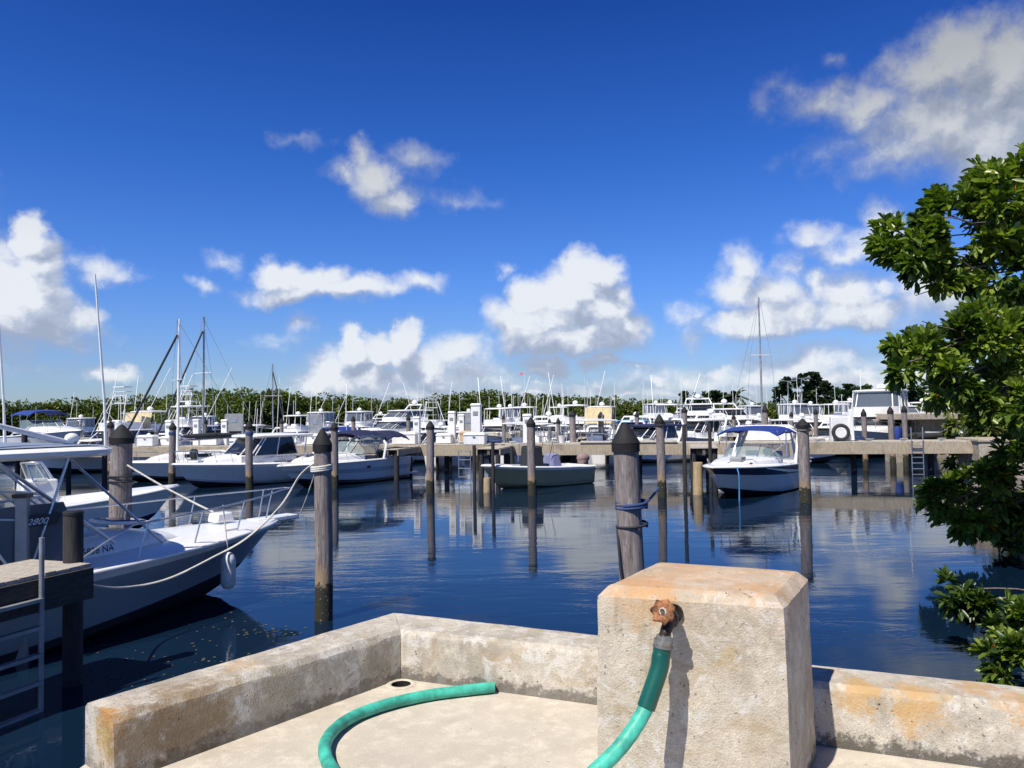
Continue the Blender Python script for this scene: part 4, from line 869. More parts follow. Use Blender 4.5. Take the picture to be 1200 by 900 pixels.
# ---- hardtop cruiser (left centre)
def cruiser_hardtop():
    d = Vector((-.67, -.74, 0)).normalized(); stem = YW(226, 33.8); H = Hull(7.0, 2.6, 1.08, .85, rake=.9, cock=.33, flare=.6)
    t = root_boat('hardtop_cruiser', 'white cruiser with a hardtop and dark cabin windows, black anchor bag on its bow', 'boat', stem-d*(H.L/2-H.rake), hd(d.x, d.y))
    make_hull(t, H, 'gel_pale', stripe=(7, 7), stripe_m='gel', boot='gel_grey')
    trunk(t, H, -.7, 2.4, 1.0, .35, .98, .42); window_band(t, 1.30, 2.08, (-1.9, .95, 1.02, .7), (-1.7, .15, .92, .5), 'glass_dark')
    slab(t, 'hardtop', 2.08, -2.7, .45, 1.12, .5, .12, 'gel'); tubes(t, 'hardtop_post', [[(-2.4, s, 2.1), (-2.2, s*1.08, 1.0)] for s in (1, -1)], .03, 'gel')
    mb = MB(); mb.box((-.5, 0, 1.15), (2.8, 1.9, .35), 'gel'); mb.build('cabin_side', t, 30, .04)
    bow_rail(t, H, .5, .5, .014, 5); mb = MB()
    for y in (.12, -.12): mb.ell((2.55, y, 1.45), (.14, .11, .24), 'dark_cloth')
    mb.build('anchor_bag', t, 60)
    antenna(t, -.9, .9, 2.2, 2.6); antenna(t, -.9, -.9, 2.2, 1.2); outboard(t, -H.L/2+.05, .35, .8, 1.0, 'white_plastic', .5); outboard(t, -H.L/2+.05, -.35, .8, 1.0, 'white_plastic', .5)
    mb = MB(); mb.ell((1.3, -1.02, 1.17), (.13, .03, .05), 'glass_dark'); mb.build('porthole', t, 60)
    mb = MB(); mb.box((-3.0, -.9, .95), (.35, .2, .22), 'pink_canvas'); mb.build('bucket', t, 0)
    return t
cruiser_hardtop()
# ---- sport cruiser with the navy canopy
def cruiser_navy():
    d = Vector((-.55, -.835, 0)).normalized(); stem = YW(352, 33.4); H = Hull(7.0, 2.6, .98, 1.02, rake=1.2, cock=.45, flare=.5)
    t = root_boat('sport_cruiser', 'white sport cruiser with navy folding canopy and pale grey radar arch', 'boat', stem-d*(H.L/2-H.rake), hd(d.x, d.y))
    make_hull(t, H, 'gel_pale', stripe=(5, 5), stripe_m='gel_grey', boot='gel_navy', gun='gel')
    trunk(t, H, -.5, 2.6, 1.05, .35, 1.0, .38); windshield(t, .35, -.35, 1.28, 1.85, 1.12, 1.0, 1.5, 'glass_clear', 'black_plastic')
    bimini(t, -1.9, -.1, 1.05, 2.18, 'navy_canvas', legs=[(-.1, -.4, 1.85), (-1.0, -1.2, 1.2)]); bimini(t, -3.5, -1.85, 1.08, 2.12, 'navy_canvas', drop=.2, name='rear_canopy')
    mb = MB(); ar = []
    for k in range(13):
        a = math.pi*k/12; ar.append((-1.55-.35*math.sin(a), 1.22*math.cos(a) if 2 < k < 10 else 1.22*math.copysign(1, math.cos(a)), 1.0+1.15*min(1, math.sin(a)*1.15)))
    mb.path(ar, .07, 'gel_pale', 8); mb.build('radar_arch', t, 60)
    for s in (1, -1):
        mb = MB(); mb.add([(-.2, s*1.08, 1.86), (-1.4, s*1.13, 1.3), (-1.75, s*1.13, 2.05), (-.3, s*1.03, 2.12)], [(0, 1, 2, 3)], 'glass_clear'); mb.build('side_curtain', t, 0)
        mb = MB(); mb.ell((1.5, s*1.03, 1.05), (.16, .05, .05), 'glass_dark'); mb.ell((-.5, s*1.30, .72), (.14, .03, .05), 'glass_dark'); mb.build('porthole', t, 60)
    bow_rail(t, H, .5, .35, .013, 5); mb = MB()
    for y in (.4, -.4): mb.box((-1.5, y, .8), (.5, .5, .7), 'interior')
    mb.build('seat', t, 0, .04); mb = MB(); mb.box((-H.L/2-.3, 0, .22), (.7, 2.2, .10), 'gel'); mb.build('swim_platform', t, 0, .03)
    mb = MB(); mb.box((1.9, 0, 1.36), (.4, .4, .04), 'glass_dark', ry=.1); mb.build('hatch', t, 0)
    return t
cruiser_navy()
# ---- olive skiff
def skiff():
    d = Vector((-.80, -.60, 0)).normalized(); stem = YW(583, 31.2); H = Hull(5.2, 2.0, .98, .74, rake=.75, cock=.80, flare=.7, draft=.25)
    t = root_boat('olive_skiff', 'open skiff with olive green hull and white gunwale, dark covered console', 'boat', stem-d*(H.L/2-H.rake), hd(d.x, d.y))
    make_hull(t, H, 'gel_olive', stripe=(7, 7), stripe_m='gel', boot=None, bottom='gel_olive')
    mb = MB(); mb.box((.1, 0, 1.0), (.75, .85, 1.3), 'dark_cloth', top=.8); mb.build('covered_console', t, 30, .08)
    mb = MB(); mb.box((-.95, 0, .85), (.7, .9, .9), 'lilac_canvas', top=.6); mb.build('covered_seat', t, 30, .1)
    mb = MB(); mb.ell((-H.L/2-.12, 0, 1.02), (.32, .24, .20), 'pink_canvas', 14, 10); mb.ell((-H.L/2-.10, 0, .92), (.26, .22, .30), 'pink_canvas', 14, 10); mb.path([(-H.L/2-.25, 0, .9), (-H.L/2-.3, 0, .2)], .12, 'black_plastic', 8); mb.build('covered_outboard', t, 60)
    tubes(t, 'console_rail', [[(.5, .4, 1.0), (.45, .36, 1.75), (.45, -.36, 1.75), (.5, -.4, 1.0)]], .02); tubes(t, 'fishing_rod', [[(-.6, -.3, 1.2), (-.9, -.35, 2.2)], [(-.6, .3, 1.2), (-.8, .4, 2.1)]], .012, 'black_plastic')
    mb = MB(); mb.box((1.9, 0, .93), (.5, .5, .04), 'nonskid'); mb.build('hatch', t, 0); return t
skiff()
# ---- runabout with blue canopy
def runabout():
    d = Vector((-.60, -.80, 0)).normalized(); stem = YW(852, 26.9); H = Hull(6.9, 2.55, 1.12, .95, rake=1.15, cock=.40, flare=.45, draft=.4, full=2.6)
    t = root_boat('runabout', 'white and navy runabout with royal blue canopy, bow facing the viewer', 'boat', stem-d*(H.L/2-H.rake), hd(d.x, d.y))
    make_hull(t, H, 'gel_pale', stripe=(6, 7), stripe_m='gel_navy', boot=None, gun='gel')
    trunk(t, H, -.3, 2.7, 1.05, .45, 1.06, .24); windshield(t, .45, -.15, 1.22, 1.72, 1.15, 1.02, 1.3)
    bimini(t, -2.1, .35, 1.12, 2.28, 'blue_canvas', arch=.10, drop=.10, legs=[(.3, .0, 1.7), (-.7, -.5, 1.3)])
    mb = MB(); 
    for s in (1, -1): mb.loft([[(-2.35+q, s*1.20, 1.0), (-2.0+q, s*1.20, 1.0)] if False else [(x, s*w, z) for x, w, z in pts] for q, pts in ((0, [(-1.75, 1.24, 1.0), (-1.95, 1.20, 1.7), (-2.1, 1.1, 2.1), (-2.15, .8, 2.28)]), (1, [(-1.35, 1.26, 1.0), (-1.65, 1.22, 1.7), (-1.9, 1.12, 2.12), (-2.0, .8, 2.32)]), (2, [(-1.37, 1.18, 1.0), (-1.67, 1.14, 1.7), (-1.9, 1.05, 2.08), (-2.0, .8, 2.26)]), (3, [(-1.77, 1.16, 1.0), (-1.97, 1.12, 1.7), (-2.1, 1.02, 2.04), (-2.15, .8, 2.22)]))], 'gel')
    mb.path([(-2.07, -.82, 2.27), (-2.07, .82, 2.27)], .06, 'gel', 8); mb.build('tower_arch', t, 50)
    for y in (.45, -.45): mb = MB(); mb.box((-1.2, y, .85), (.5, .5, .5), 'interior'); mb.box((-1.45, y, 1.15), (.14, .5, .55), 'interior'); mb.build('seat', t, 0, .05)
    mb = MB(); mb.path([(-.42, .50, 1.42), (-.35, .50, 1.48)], .16, 'black_plastic', 14); mb.build('steering_wheel', t, 50)
    mb = MB(); mb.box((1.95, .28, 1.30), (.42, .42, .16), 'sign_grey'); mb.build('bow_step', t, 0, .03)
    for y in (.95, -.95): mb = MB(); mb.ell((2.0, y*.8, 1.17), (.12, .04, .03), 'black_plastic'); mb.build('navigation_light', t, 50)
    for s in (1, -1): tubes(t, 'grab_rail', [[(3.0, s*.32, 1.22), (2.8, s*.42, 1.30), (2.0, s*.80, 1.30), (1.8, s*.88, 1.2)]], .014)
    # pale side flash over the navy band
    ft = .62; 
    for s in (1, -1):
        mb = MB(); r = [(H.X(t_, .92), s*(H.b(t_)+.012), H.h(t_)-.05-.28*((.75-t_)/.75)) for t_ in (.72, .6, .45, .3, .15)]; r2 = [(x, y, z-.10*(1-abs(k-2)/2.6)) for k, (x, y, z) in enumerate(r)]; mb.loft([r, r2], 'gel', False); mb.build('side_flash', t, 40)
    return t, H, stem, d
ra_t, ra_H, ra_stem, ra_d = runabout()
p0 = ra_stem+ra_d*.80+Vector((.62, -.3, 0)); rope([p0+Vector((-.05, 0, 1.1)), p0+Vector((0, -.06, .8)), p0+Vector((0, -.03, .05)), p0+Vector((0, -.03, -.2))], .022, 'rope_cyan', 'bright blue line hanging from the runabout bow into the water', 6, 'hanging_line')
# ---- simple tower of other boats
def sail_boat(px, Y, L, dx, dy, label, mast, mlean=0, hullm='gel', boom=True, jib=True):
    H = Hull(L, L*.31, 1.0, .8, rake=.9, cock=.28, flare=.3, draft=.3); t = root_boat('sailboat', label, 'sailboat', YW(px, Y), hd(dx, dy))
    make_hull(t, H, hullm, boot='gel_navy'); trunk(t, H, -L*.22, L*.28, L*.10, L*.05, .95, .42); window_band(t, 1.08, 1.25, (-L*.2, L*.1, L*.098, .4), (-L*.2, L*.1, L*.09, .4), 'glass_dark', front=False, mull=False)
    mx = L*.08; m = MB(); m.path([(mx, 0, .9), (mx-.05+mlean*.5, 0, mast*.5), (mx-.1+mlean, 0, mast)], [.075, .07, .05], 'alu_dull' if hullm != 'gel' else 'gel', 8); m.build('mast', t, 50)
    tubes(t, 'spreader', [[(mx+mlean*.6, -.8, mast*.62), (mx+mlean*.6, .8, mast*.62)]], .025, 'gel'); tubes(t, 'rigging', [[(mx+mlean, 0, mast), (-L/2+.1, 0, .9)], [(mx+mlean*.6, .8, mast*.62), (mx+mlean, 0, mast)], [(mx+mlean*.6, -.8, mast*.62), (mx+mlean, 0, mast)], [(mx, L*.14, .9), (mx+mlean*.6, .8, mast*.62)], [(mx, -L*.14, .9), (mx+mlean*.6, -.8, mast*.62)]], .012, 'steel', 4)
    if jib: tubes(t, 'furled_jib', [[(mx+mlean*.9, 0, mast*.9), (L/2-.1, 0, 1.05)]], .055, 'dark_cloth', 7)
    if boom: mb = MB(); mb.path([(mx, 0, 1.9), (-L*.36, 0, 2.0)], .05, 'alu_dull', 6); mb.ell(((mx-L*.36)/2, 0, 2.1), (L*.2, .13, .14), 'dark_cloth', 8, 12); mb.build('boom', t, 50)
    bow_rail(t, H, .6, .45, .012, 3); return t
def fly_boat(px, Y, dx, dy, label, s=1.0, glass='glass_dark', tower=False, top=True, outr=True, hull='gel', canvas=None, name='flybridge_boat', ant=(2.2, 1.6), topm='gel', flagm=None, enclosed=False):
    H = Hull(10, 3.5, 1.65, .95, rake=1.3, cock=.33, flare=.6); t = root_boat(name, label, 'boat', YW(px, Y), hd(dx, dy)); t.scale = (s, s, s)
    make_hull(t, H, hull, boot='gel_navy'); trunk(t, H, .2, 3.6, 1.3, .5, 1.45, .35)
    mb = MB(); layers(mb, [(.9, -1.9, 1.6, 1.45, 1.0), (1.75, -1.85, 1.5, 1.40, 1.0)], 'gel', True); mb.build('deckhouse', t, 40)
    window_band(t, 1.752, 2.30, (-1.85, 1.5, 1.38, 1.0), (-1.75, .75, 1.28, .8), glass); slab(t, 'flybridge_deck', 2.30, -2.3, .95, 1.42, .8, .10, 'gel', .0)
    mb = MB(); o = plan(-1.3, .75, 1.22, .7); i_ = plan(-1.3, .55, 1.12, .7); mb.loft([[(x, y, 2.40) for x, y in o], [(x+.12*(x > 0), y*.97, 2.92) for x, y in o], [(x+.05, y*.93, 2.92) for x, y in i_], [(x, y, 2.42) for x, y in i_]], 'gel', False); mb.build('flybridge', t, 40)
    mb = MB(); mb.box((-.1, 0, 2.75), (.5, .8, .7), 'gel', top=.8); mb.box((-.95, 0, 2.75), (.4, .5, .6), 'interior'); mb.build('helm', t, 30, .04)
    if top:
        slab(t, 'flybridge_top', 3.86, -1.7, .65, 1.15, .5, .10, topm)
        tubes(t, 'top_frame', [[(a, q*1.08, 3.88), (b, q*1.16, 2.5)] for q in (1, -1) for a, b in ((.3, .45), (-.5, -.6), (-1.5, -1.3))], .028, 'gel'); dome(t, -.5, .1, 3.98, .24)
        if enclosed: window_band(t, 2.93, 3.86, (-1.3, .75, 1.17, .7), (-1.35, .5, 1.08, .6), 'glass_grey', mull=True)
    if tower:
        for q in (1, -1): tubes(t, 'tower_leg', [[(-1.7, q*1.3, .95), (-.9, q*.55, 5.0)], [(.6, q*1.2, 2.4), (-.4, q*.55, 5.0)], [(-1.2, q*1.0, 2.6), (.1, q*.8, 3.7)]], .03, 'gel')
        tubes(t, 'tower_rail', [[(-.95, -.55, z), (-.35, -.55, z), (-.35, .55, z), (-.95, .55, z), (-.95, -.55, z)] for z in (4.3, 4.9, 5.2)]+[[(-1.45, -1.05, 2.9), (-1.45, 1.05, 2.9)], [(-1.2, -.9, 3.6), (-1.2, .9, 3.6)]], .025, 'gel'); mb = MB(); mb.box((-.65, 0, 4.35), (.7, 1.1, .05), 'gel'); mb.box((-.6, 0, 5.55), (.8, 1.1, .06), 'gel'); mb.path([(-.3, .4, 4.3), (-.3, .4, 5.55)], .02, 'gel'); mb.path([(-.3, -.4, 4.3), (-.3, -.4, 5.55)], .02, 'gel'); mb.build('tower_platform', t, 0)
    if canvas: 
        mb = MB(); rows = [[(-1.2+.5*k/5, y, 3.9-1.1*k/5) for y in (-1.2, -.6, 0, .6, 1.2)] for k in range(6)]; rows = [[(1.2-1.0*k/5 if False else .75+.35*k/5, y, 3.86-1.4*k/5+.03*math.sin(y*5)) for y in (-1.2, -.6, 0, .6, 1.2)] for k in range(6)]; mb.loft(rows, canvas, False); mb.build('front_curtain', t, 60)
    for k, h in enumerate(ant): antenna(t, -1.2, (1.1, -1.1)[k % 2], 3.9 if top else 2.9, h, -.05, .02)
    if outr:
        for q in (1, -1): tubes(t, 'outrigger', [[(-.2, q*1.45, 1.5), (-2.6, q*2.6, 7.0)]], .024, 'gel', 5)
    bow_rail(t, H, .45, .6, .018, 5)
    if flagm: flag(t, -1.2, 0, 3.9, 3.4, flagm)
    return t
def express(px, Y, dx, dy, label, s=1.0, canopy=None, hull='gel', name='express_cruiser', arch=True, glass='glass_dark', hardtop=True, ant=(2.0,), rail=True, engines=0):
    H = Hull(8.6, 2.9, 1.35, .95, rake=1.2, cock=.36, flare=.5); t = root_boat(name, label, 'boat', YW(px, Y), hd(dx, dy)); t.scale = (s, s, s)
    make_hull(t, H, hull, boot='gel_navy'); trunk(t, H, -.4, 3.2, 1.15, .45, 1.2, .38)
    if hardtop:
        window_band(t, 1.45, 2.15, (-1.7, 1.2, 1.12, .8), (-1.5, .3, 1.0, .6), glass); slab(t, 'hardtop', 2.15, -2.4, .6, 1.15, .6, .12, canopy or 'gel')
        mb = MB(); layers(mb, [(1.0, -1.6, 1.25, 1.15, .8), (1.448, -1.6, 1.2, 1.12, .8)], 'gel'); mb.build('cabin_side', t, 40)
    else:
        windshield(t, .6, -.1, 1.45, 1.95, 1.2, 1.05, 1.5, 'glass_clear'); 
        if canopy: bimini(t, -2.6, .1, 1.15, 2.45, canopy, legs=[(.0, -.2, 1.9), (-1.2, -1.0, 1.2), (-2.4, -2.2, 1.1)])
    if arch:
        mb = MB(); mb.path([(-1.4, 1.3, 1.0), (-2.0, 1.22, 2.2), (-2.1, 1.0, 2.55), (-2.1, -1.0, 2.55), (-2.0, -1.22, 2.2), (-1.4, -1.3, 1.0)], .08, 'gel', 7); mb.build('radar_arch', t, 50); dome(t, -2.1, 0, 2.6, .22)
    for k, h in enumerate(ant): antenna(t, -2.0, (1.0, -1.0)[k % 2], 2.5, h, -.05, .018)
    if rail: bow_rail(t, H, .45, .5, .016, 5)
    for k in range(engines): outboard(t, -H.L/2+.02, (-.38, .38)[k] if engines == 2 else 0, .85, 1.15, 'white_plastic', 0)
    return t
def console(px, Y, dx, dy, label, s=1.0, top=True, engines=2, ecol='white_plastic', tilt=0.0, hull='gel', name='console_boat', canvas='gel', rods=True):
    H = Hull(7.0, 2.4, 1.15, .8, rake=.9, cock=.78, flare=.6, draft=.3); t = root_boat(name, label, 'boat', YW(px, Y), hd(dx, dy)); t.scale = (s, s, s)
    make_hull(t, H, hull, boot='gel_navy'); mb = MB(); mb.box((.1, 0, .95), (.9, .85, 1.2), 'gel', top=.85); mb.box((-.9, 0, .75), (.5, .9, .8), 'interior'); mb.build('console', t, 30, .05); windshield(t, .45, .2, 1.5, 1.95, .4, .34, .5)
    if top: slab(t, 't_top', 2.35, -1.2, .9, .95, .4, .07, canvas); tubes(t, 't_top_frame', [[(a, q*.8, 2.37), (b, q*.5, .6)] for q in (1, -1) for a, b in ((.6, .6), (-.9, -.5))], .025, 'steel')
    for k in range(engines): outboard(t, -H.L/2+.02, (-.36, .36)[k] if engines == 2 else 0, .72, 1.1, ecol, tilt)
    if rods: tubes(t, 'fishing_rod', [[(-.7, y, 2.3), (-1.3, y*1.2, 4.2)] for y in (-.6, -.2, .2, .6)], .012, 'white_plastic', 4)
    antenna(t, -.6, .7, 2.4, 2.3, -.05, .014); return t
def yacht(px, Y, dx, dy, label, s=1.0, glass='glass_grey', hull='gel', flagm=None, dark=False, domeon=True, ant=(3, 2.5)):
    H = Hull(17, 4.9, 2.3, 1.4, rake=2.4, cock=.2, flare=.6); t = root_boat('motor_yacht', label, 'yacht', YW(px, Y), hd(dx, dy)); t.scale = (s, s, s)
    make_hull(t, H, hull, boot='gel_navy'); trunk(t, H, 1.0, 6.4, 1.7, .6, 1.9, .5); gl = 'glass_dark' if dark else glass
    mb = MB(); layers(mb, [(1.3, -5.2, 3.2, 2.05, 1.6), (2.2, -5.1, 3.0, 2.0, 1.6)], 'gel'); mb.build('deckhouse', t, 40); window_band(t, 2.202, 2.95, (-5.1, 3.0, 1.98, 1.6), (-5.0, 1.4, 1.80, 1.3), gl)
    slab(t, 'upper_deck', 2.95, -6.2, 1.7, 2.0, 1.3, .14, 'gel', 0); mb = MB(); layers(mb, [(3.09, -3.6, 1.0, 1.65, 1.2), (3.5, -3.6, .95, 1.62, 1.2)], 'gel'); mb.build('bridge', t, 40)
    window_band(t, 3.502, 4.15, (-3.6, .9, 1.6, 1.2), (-3.5, -.1, 1.45, 1.0), gl); slab(t, 'bridge_roof', 4.15, -4.4, .2, 1.6, 1.0, .14, 'gel')
    mb = MB(); mb.path([(-2.4, 1.5, 4.2), (-3.0, 1.3, 4.9), (-3.0, -1.3, 4.9), (-2.4, -1.5, 4.2)], .09, 'gel', 7); mb.build('radar_arch', t, 50)
    if domeon: dome(t, -2.9, 0, 4.9, .36)
    bow_rail(t, H, .4, .8, .025, 8, mid=True); tubes(t, 'aft_rail', [[(-4.6, 1.8, 3.7), (-6.0, 1.8, 3.7), (-6.0, -1.8, 3.7), (-4.6, -1.8, 3.7)]]+[[(x, q*1.8, 3.05), (x, q*1.8, 3.7)] for x in (-4.6, -5.3, -6.0) for q in (1, -1)], .025)
    for k, h in enumerate(ant): antenna(t, -3.2, (1.3, -1.3)[k % 2], 4.2, h, -.04, .025)
    for x in (2.6, 4.4):
        mb = MB()
        for q in (1, -1): mb.ell((x, q*(H.b((x+8.5)/17)-.15), 1.35), (.30, .12, .11), 'glass_dark')
        mb.build('porthole', t, 60)
    if flagm: flag(t, -3.3, 0, 4.5, 3.6, flagm)
    return t
# the left edge
sail_boat(222, 39.0, 7.2, -.78, -.62, 'pale sailboat with a white mast and dark furled jib, left of the hardtop cruiser', 7.9, 0)
sail_boat(249, 50.0, 9, -.5, -.85, 'grey sailboat behind the dock, its grey mast just right of the white mast', 9.4, 0, 'gel_grey')
sail_boat(317, 74.0, 9, .6, -.8, 'distant sailboat with a thin tan mast in front of the hill', 8.0, 0, 'gel_grey')
console(38, 19.5, .75, .66, 'white open boat with a big white outboard, moored beyond the near motor boat hardtop', 1.0, top=False, engines=1, rods=False)
t = express(56, 32.0, .80, -.60, 'pale boat with a royal blue canopy raised on a lift at the far left', .66, 'blue_canvas', 'gel_pale', arch=False, hardtop=False, ant=(), name='canopy_cruiser'); t.location.z = 1.72
for ch in list(bpy.data.objects):
    if ch.parent == t and ch.name.startswith('hull'): text_on('CN 63', .30, ch, (-.2, -2.2, .62), (1, 0, 0), (0, 0, 1), 'lettering', 'hull_lettering', t)
    
fly_boat(136, 55, -.35, -.94, 'white sportfishing boat with a slim tower and outriggers, leftmost of the tower boats', .95, tower=True, top=False, name='tower_boat')
fly_boat(170, 58, -.2, -.98, 'white sportfishing boat with a flat hardtop between the two tower boats on the left', .9, canvas='tan_canvas', name='flybridge_boat')
fly_boat(214, 62, -.45, -.9, 'large sportfishing boat with a tall tower behind the white sailboat mast', 1.0, tower=True, name='tower_boat')
express(105, 46, -.6, -.8, 'low white cruiser behind the stout piling on the left', .8, name='express_cruiser')
express(262, 64, .6, -.8, 'white cruiser with a blue canopy behind the grey mast', .9, 'blue_canvas', hardtop=False, ant=(2, ))
console(292, 58, .1, -1, 'small white console boat above the hardtop cruiser roof', 1.0, ecol='black_plastic')
fly_boat(345, 62, -.4, -.9, 'white boat with a flat top on thin posts, left of the big grey panel', .78, name='flybridge_boat')
express(388, 56, -.5, -.86, 'white cruiser with blue cover behind the piling at the navy canopy', .85, 'blue_canvas', hardtop=False, ant=(1.5, 2.0))
fly_boat(418, 70, -.3, -.95, 'white flybridge boat just left of the large raked motor yacht', .85, enclosed=True)
yacht(462, 72, -.75, -.66, 'large white raked motor yacht left of centre with a blue flag above it', .80, flagm='flag_blue')
fly_boat(508, 66, .3, -.95, 'white sportfishing boat with tall tower right behind the large yacht', .82, tower=True, top=False, name='tower_boat', flagm=None)
express(530, 58, -.2, -.98, 'low white cruiser beside the grey dock panel', .75)
fly_boat(583, 63, -.25, -.97, 'white flybridge boat, leftmost of the row of four in the centre', .86, ant=(2.5, 1.2))
fly_boat(613, 64, -.2, -.98, 'white flybridge boat, second of the central row of four', .88, ant=(2.8, 1.2), flagm='flag_red')
express(640, 58, -.15, -.99, 'white cruiser with an arched windshield, third of the central row', 1.05, arch=True, ant=(2.5,))
fly_boat(673, 62, -.2, -.98, 'white flybridge boat with rails, rightmost of the central row of four', .9)
fly_boat(704, 60, -.3, -.95, 'white boat with a big tan curtain under its top, right of the central row', .86, canvas='tan_canvas', outr=False)
express(738, 62, -.4, -.9, 'white cruiser with a light blue roof behind the near blue-banded piling', 1.0, 'cyan_canvas')
express(757, 46.5, -.85, -.5, 'big white cabin cruiser with navy roof right behind the slim piling', .96, 'navy_canvas', ant=(2.6,))
fly_boat(783, 70, -.5, -.85, 'white flybridge boat with many rails left of the two large dark-windowed yachts', .9, ant=(3, 1))
yacht(823, 74, -.1, -.99, 'tall white motor yacht with dark windows and a round dome, left of the pair', .84, dark=True)
yacht(862, 66, .15, -.99, 'tall white motor yacht with dark windows, right of the pair', .72, dark=True, ant=(3,))
console(850, 47, -.75, -.6, 'white boat shrink-covered in pale cloth just above the runabout canopy', 1.05, top=False, engines=1, rods=False, name='covered_boat')
sail_boat(888, 58, 10, .2, -.98, 'sailboat with the tall grey mast in front of the clouds on the right', 11.2, 0, 'gel_pale', jib=False)
express(905, 70, .3, -.95, 'white cruiser behind the tall grey mast', .9, ant=(3,))
fly_boat(936, 66, .35, -.93, 'white pilothouse boat with rounded windows and a dome below the big trees', .86, enclosed=True, outr=False, ant=(3.2,), name='pilothouse_boat')
express(915, 44, .9, -.4, 'low white open boat with grey windshield behind the pale piling', .80, hardtop=False, ant=(2.2,), name='open_boat')
express(957, 60, .2, -.98, 'small white boat with a dark cockpit, right of the pilothouse boat', .9, ant=(1,))
fly_boat(983, 64, .1, -.99, 'white boat with flat top left of the big white yacht', .84, outr=False, ant=(1,))
yt = fly_boat(1030, 50.5, -.62, -.78, 'big white flybridge yacht with teal bottom, its tall bow over the dock on the right', 1.25, hull='gel', enclosed=True, glass='glass_dark', outr=False, ant=(3.4, 1.5), name='big_flybridge_yacht'); yt.scale = (1.25, 1.25, 1.04)
yacht(1062, 64, -.1, -.99, 'large white yacht behind the big flybridge yacht, left of the mangrove', .72, ant=(2,))
fly_boat(1100, 54, -.1, -1, 'white boat with a small open tower above the concrete quay', .80, tower=True, top=False, outr=False, ant=(2.6,), name='tower_boat')
for kind, px, Y, dx, dy, lab, sc in [
    ('x', 18, 60, .2, -.98, 'distant white cruiser at the far left edge below the blue canopy', .8), ('f', 90, 72, -.2, -.98, 'distant white flybridge boat left of the leftmost tower boat', .8), ('x', 150, 50, -.5, -.86, 'low white cruiser between the two left dock boxes and the tower boats', .7),
    ('x', 196, 54, .3, -.95, 'white cruiser just left of the white sailboat mast, behind the dock', .75), ('f', 238, 74, .1, -.99, 'distant white flybridge boat framed by the two sailboat masts', .8), ('x', 318, 56, -.3, -.95, 'white cruiser with an arch behind the hardtop cruiser roof', .85),
    ('f', 372, 72, -.4, -.9, 'distant white flybridge boat behind the navy canopy piling', .85), ('x', 402, 50, .5, -.86, 'white cruiser right behind the dock above the navy canopy', .75), ('y', 432, 84, -.6, -.8, 'distant white yacht half hidden by the large raked yacht', .62),
    ('x', 492, 50, -.7, -.7, 'white cruiser behind the lone piling, below the large raked yacht stern', .85), ('f', 548, 74, -.1, -.99, 'distant white flybridge boat above the tan dock box', .8), ('f', 598, 80, .1, -.99, 'distant white flybridge boat squeezed between the first two of the central row', .9),
    ('c', 628, 50, -.3, -.95, 'white console boat with a flat top, above the skiff console', .95), ('f', 655, 82, -.1, -.99, 'distant white flybridge boat between the third and last of the central row', .9), ('x', 688, 50, -.6, -.8, 'white cruiser with dark side windows below the tan curtain boat', .8),
    ('x', 722, 52, -.7, -.7, 'white cruiser just left of the near blue-banded piling top', .9), ('f', 770, 86, .1, -.99, 'distant white flybridge boat with many masts behind the slim piling', .95), ('y', 802, 88, -.3, -.95, 'distant white yacht left of the tall domed yacht', .66),
    ('x', 812, 53, -.75, -.66, 'wide white cruiser under the pair of tall yachts', 1.05), ('x', 842, 58, -.5, -.86, 'white cruiser with grey arch between the pair of tall yachts', .9), ('f', 884, 78, .2, -.98, 'distant white flybridge boat behind the tall grey mast', .85),
    ('c', 925, 52, -.5, -.86, 'white console boat left of the pale piling top', .95), ('f', 952, 76, 0, -1, 'distant white flybridge boat behind the pale piling', .85), ('x', 972, 50, -.6, -.8, 'white cruiser left of the tall white cabinet', .8),
    ('f', 1000, 72, .2, -.98, 'distant white flybridge boat behind the big flybridge yacht bow', .9), ('f', 1083, 66, -.2, -.98, 'distant white flybridge boat above the left end of the concrete quay', .85)]:
    if kind == 'x': express(px, Y, dx, dy, lab, sc, name='white_cruiser', hardtop=(px % 4 != 2), ant=(rnd.uniform(1.5, 3),))
    elif kind == 'f': fly_boat(px, Y, dx, dy, lab, sc, name='flybridge_boat', outr=(px % 3 == 0), enclosed=(px % 2 == 0), ant=(rnd.uniform(1, 3), rnd.uniform(1, 3)))
    elif kind == 'c': console(px, Y, dx, dy, lab, sc)
    else: yacht(px, Y, dx, dy, lab, sc)
# sterns with motors seen beneath the dock
console(523, 46.5, -.05, 1, 'white boat seen under the dock with dark tilted motors, left of the skiff', 1.0, top=False, engines=2, ecol='white_plastic', tilt=.2, rods=False)
console(698, 45.5, -.15, 1, 'white boat seen under the dock with a pair of dark-legged motors, right of the skiff', 1.05, engines=2, top=True, tilt=.25)
console(608, 47, .1, 1, 'white console boat just behind the dock in the middle', 1.0, engines=1, tilt=.1, canvas='gel')
console(652, 50, .1, -1, 'white console boat with rods behind the olive skiff', .9, engines=1)
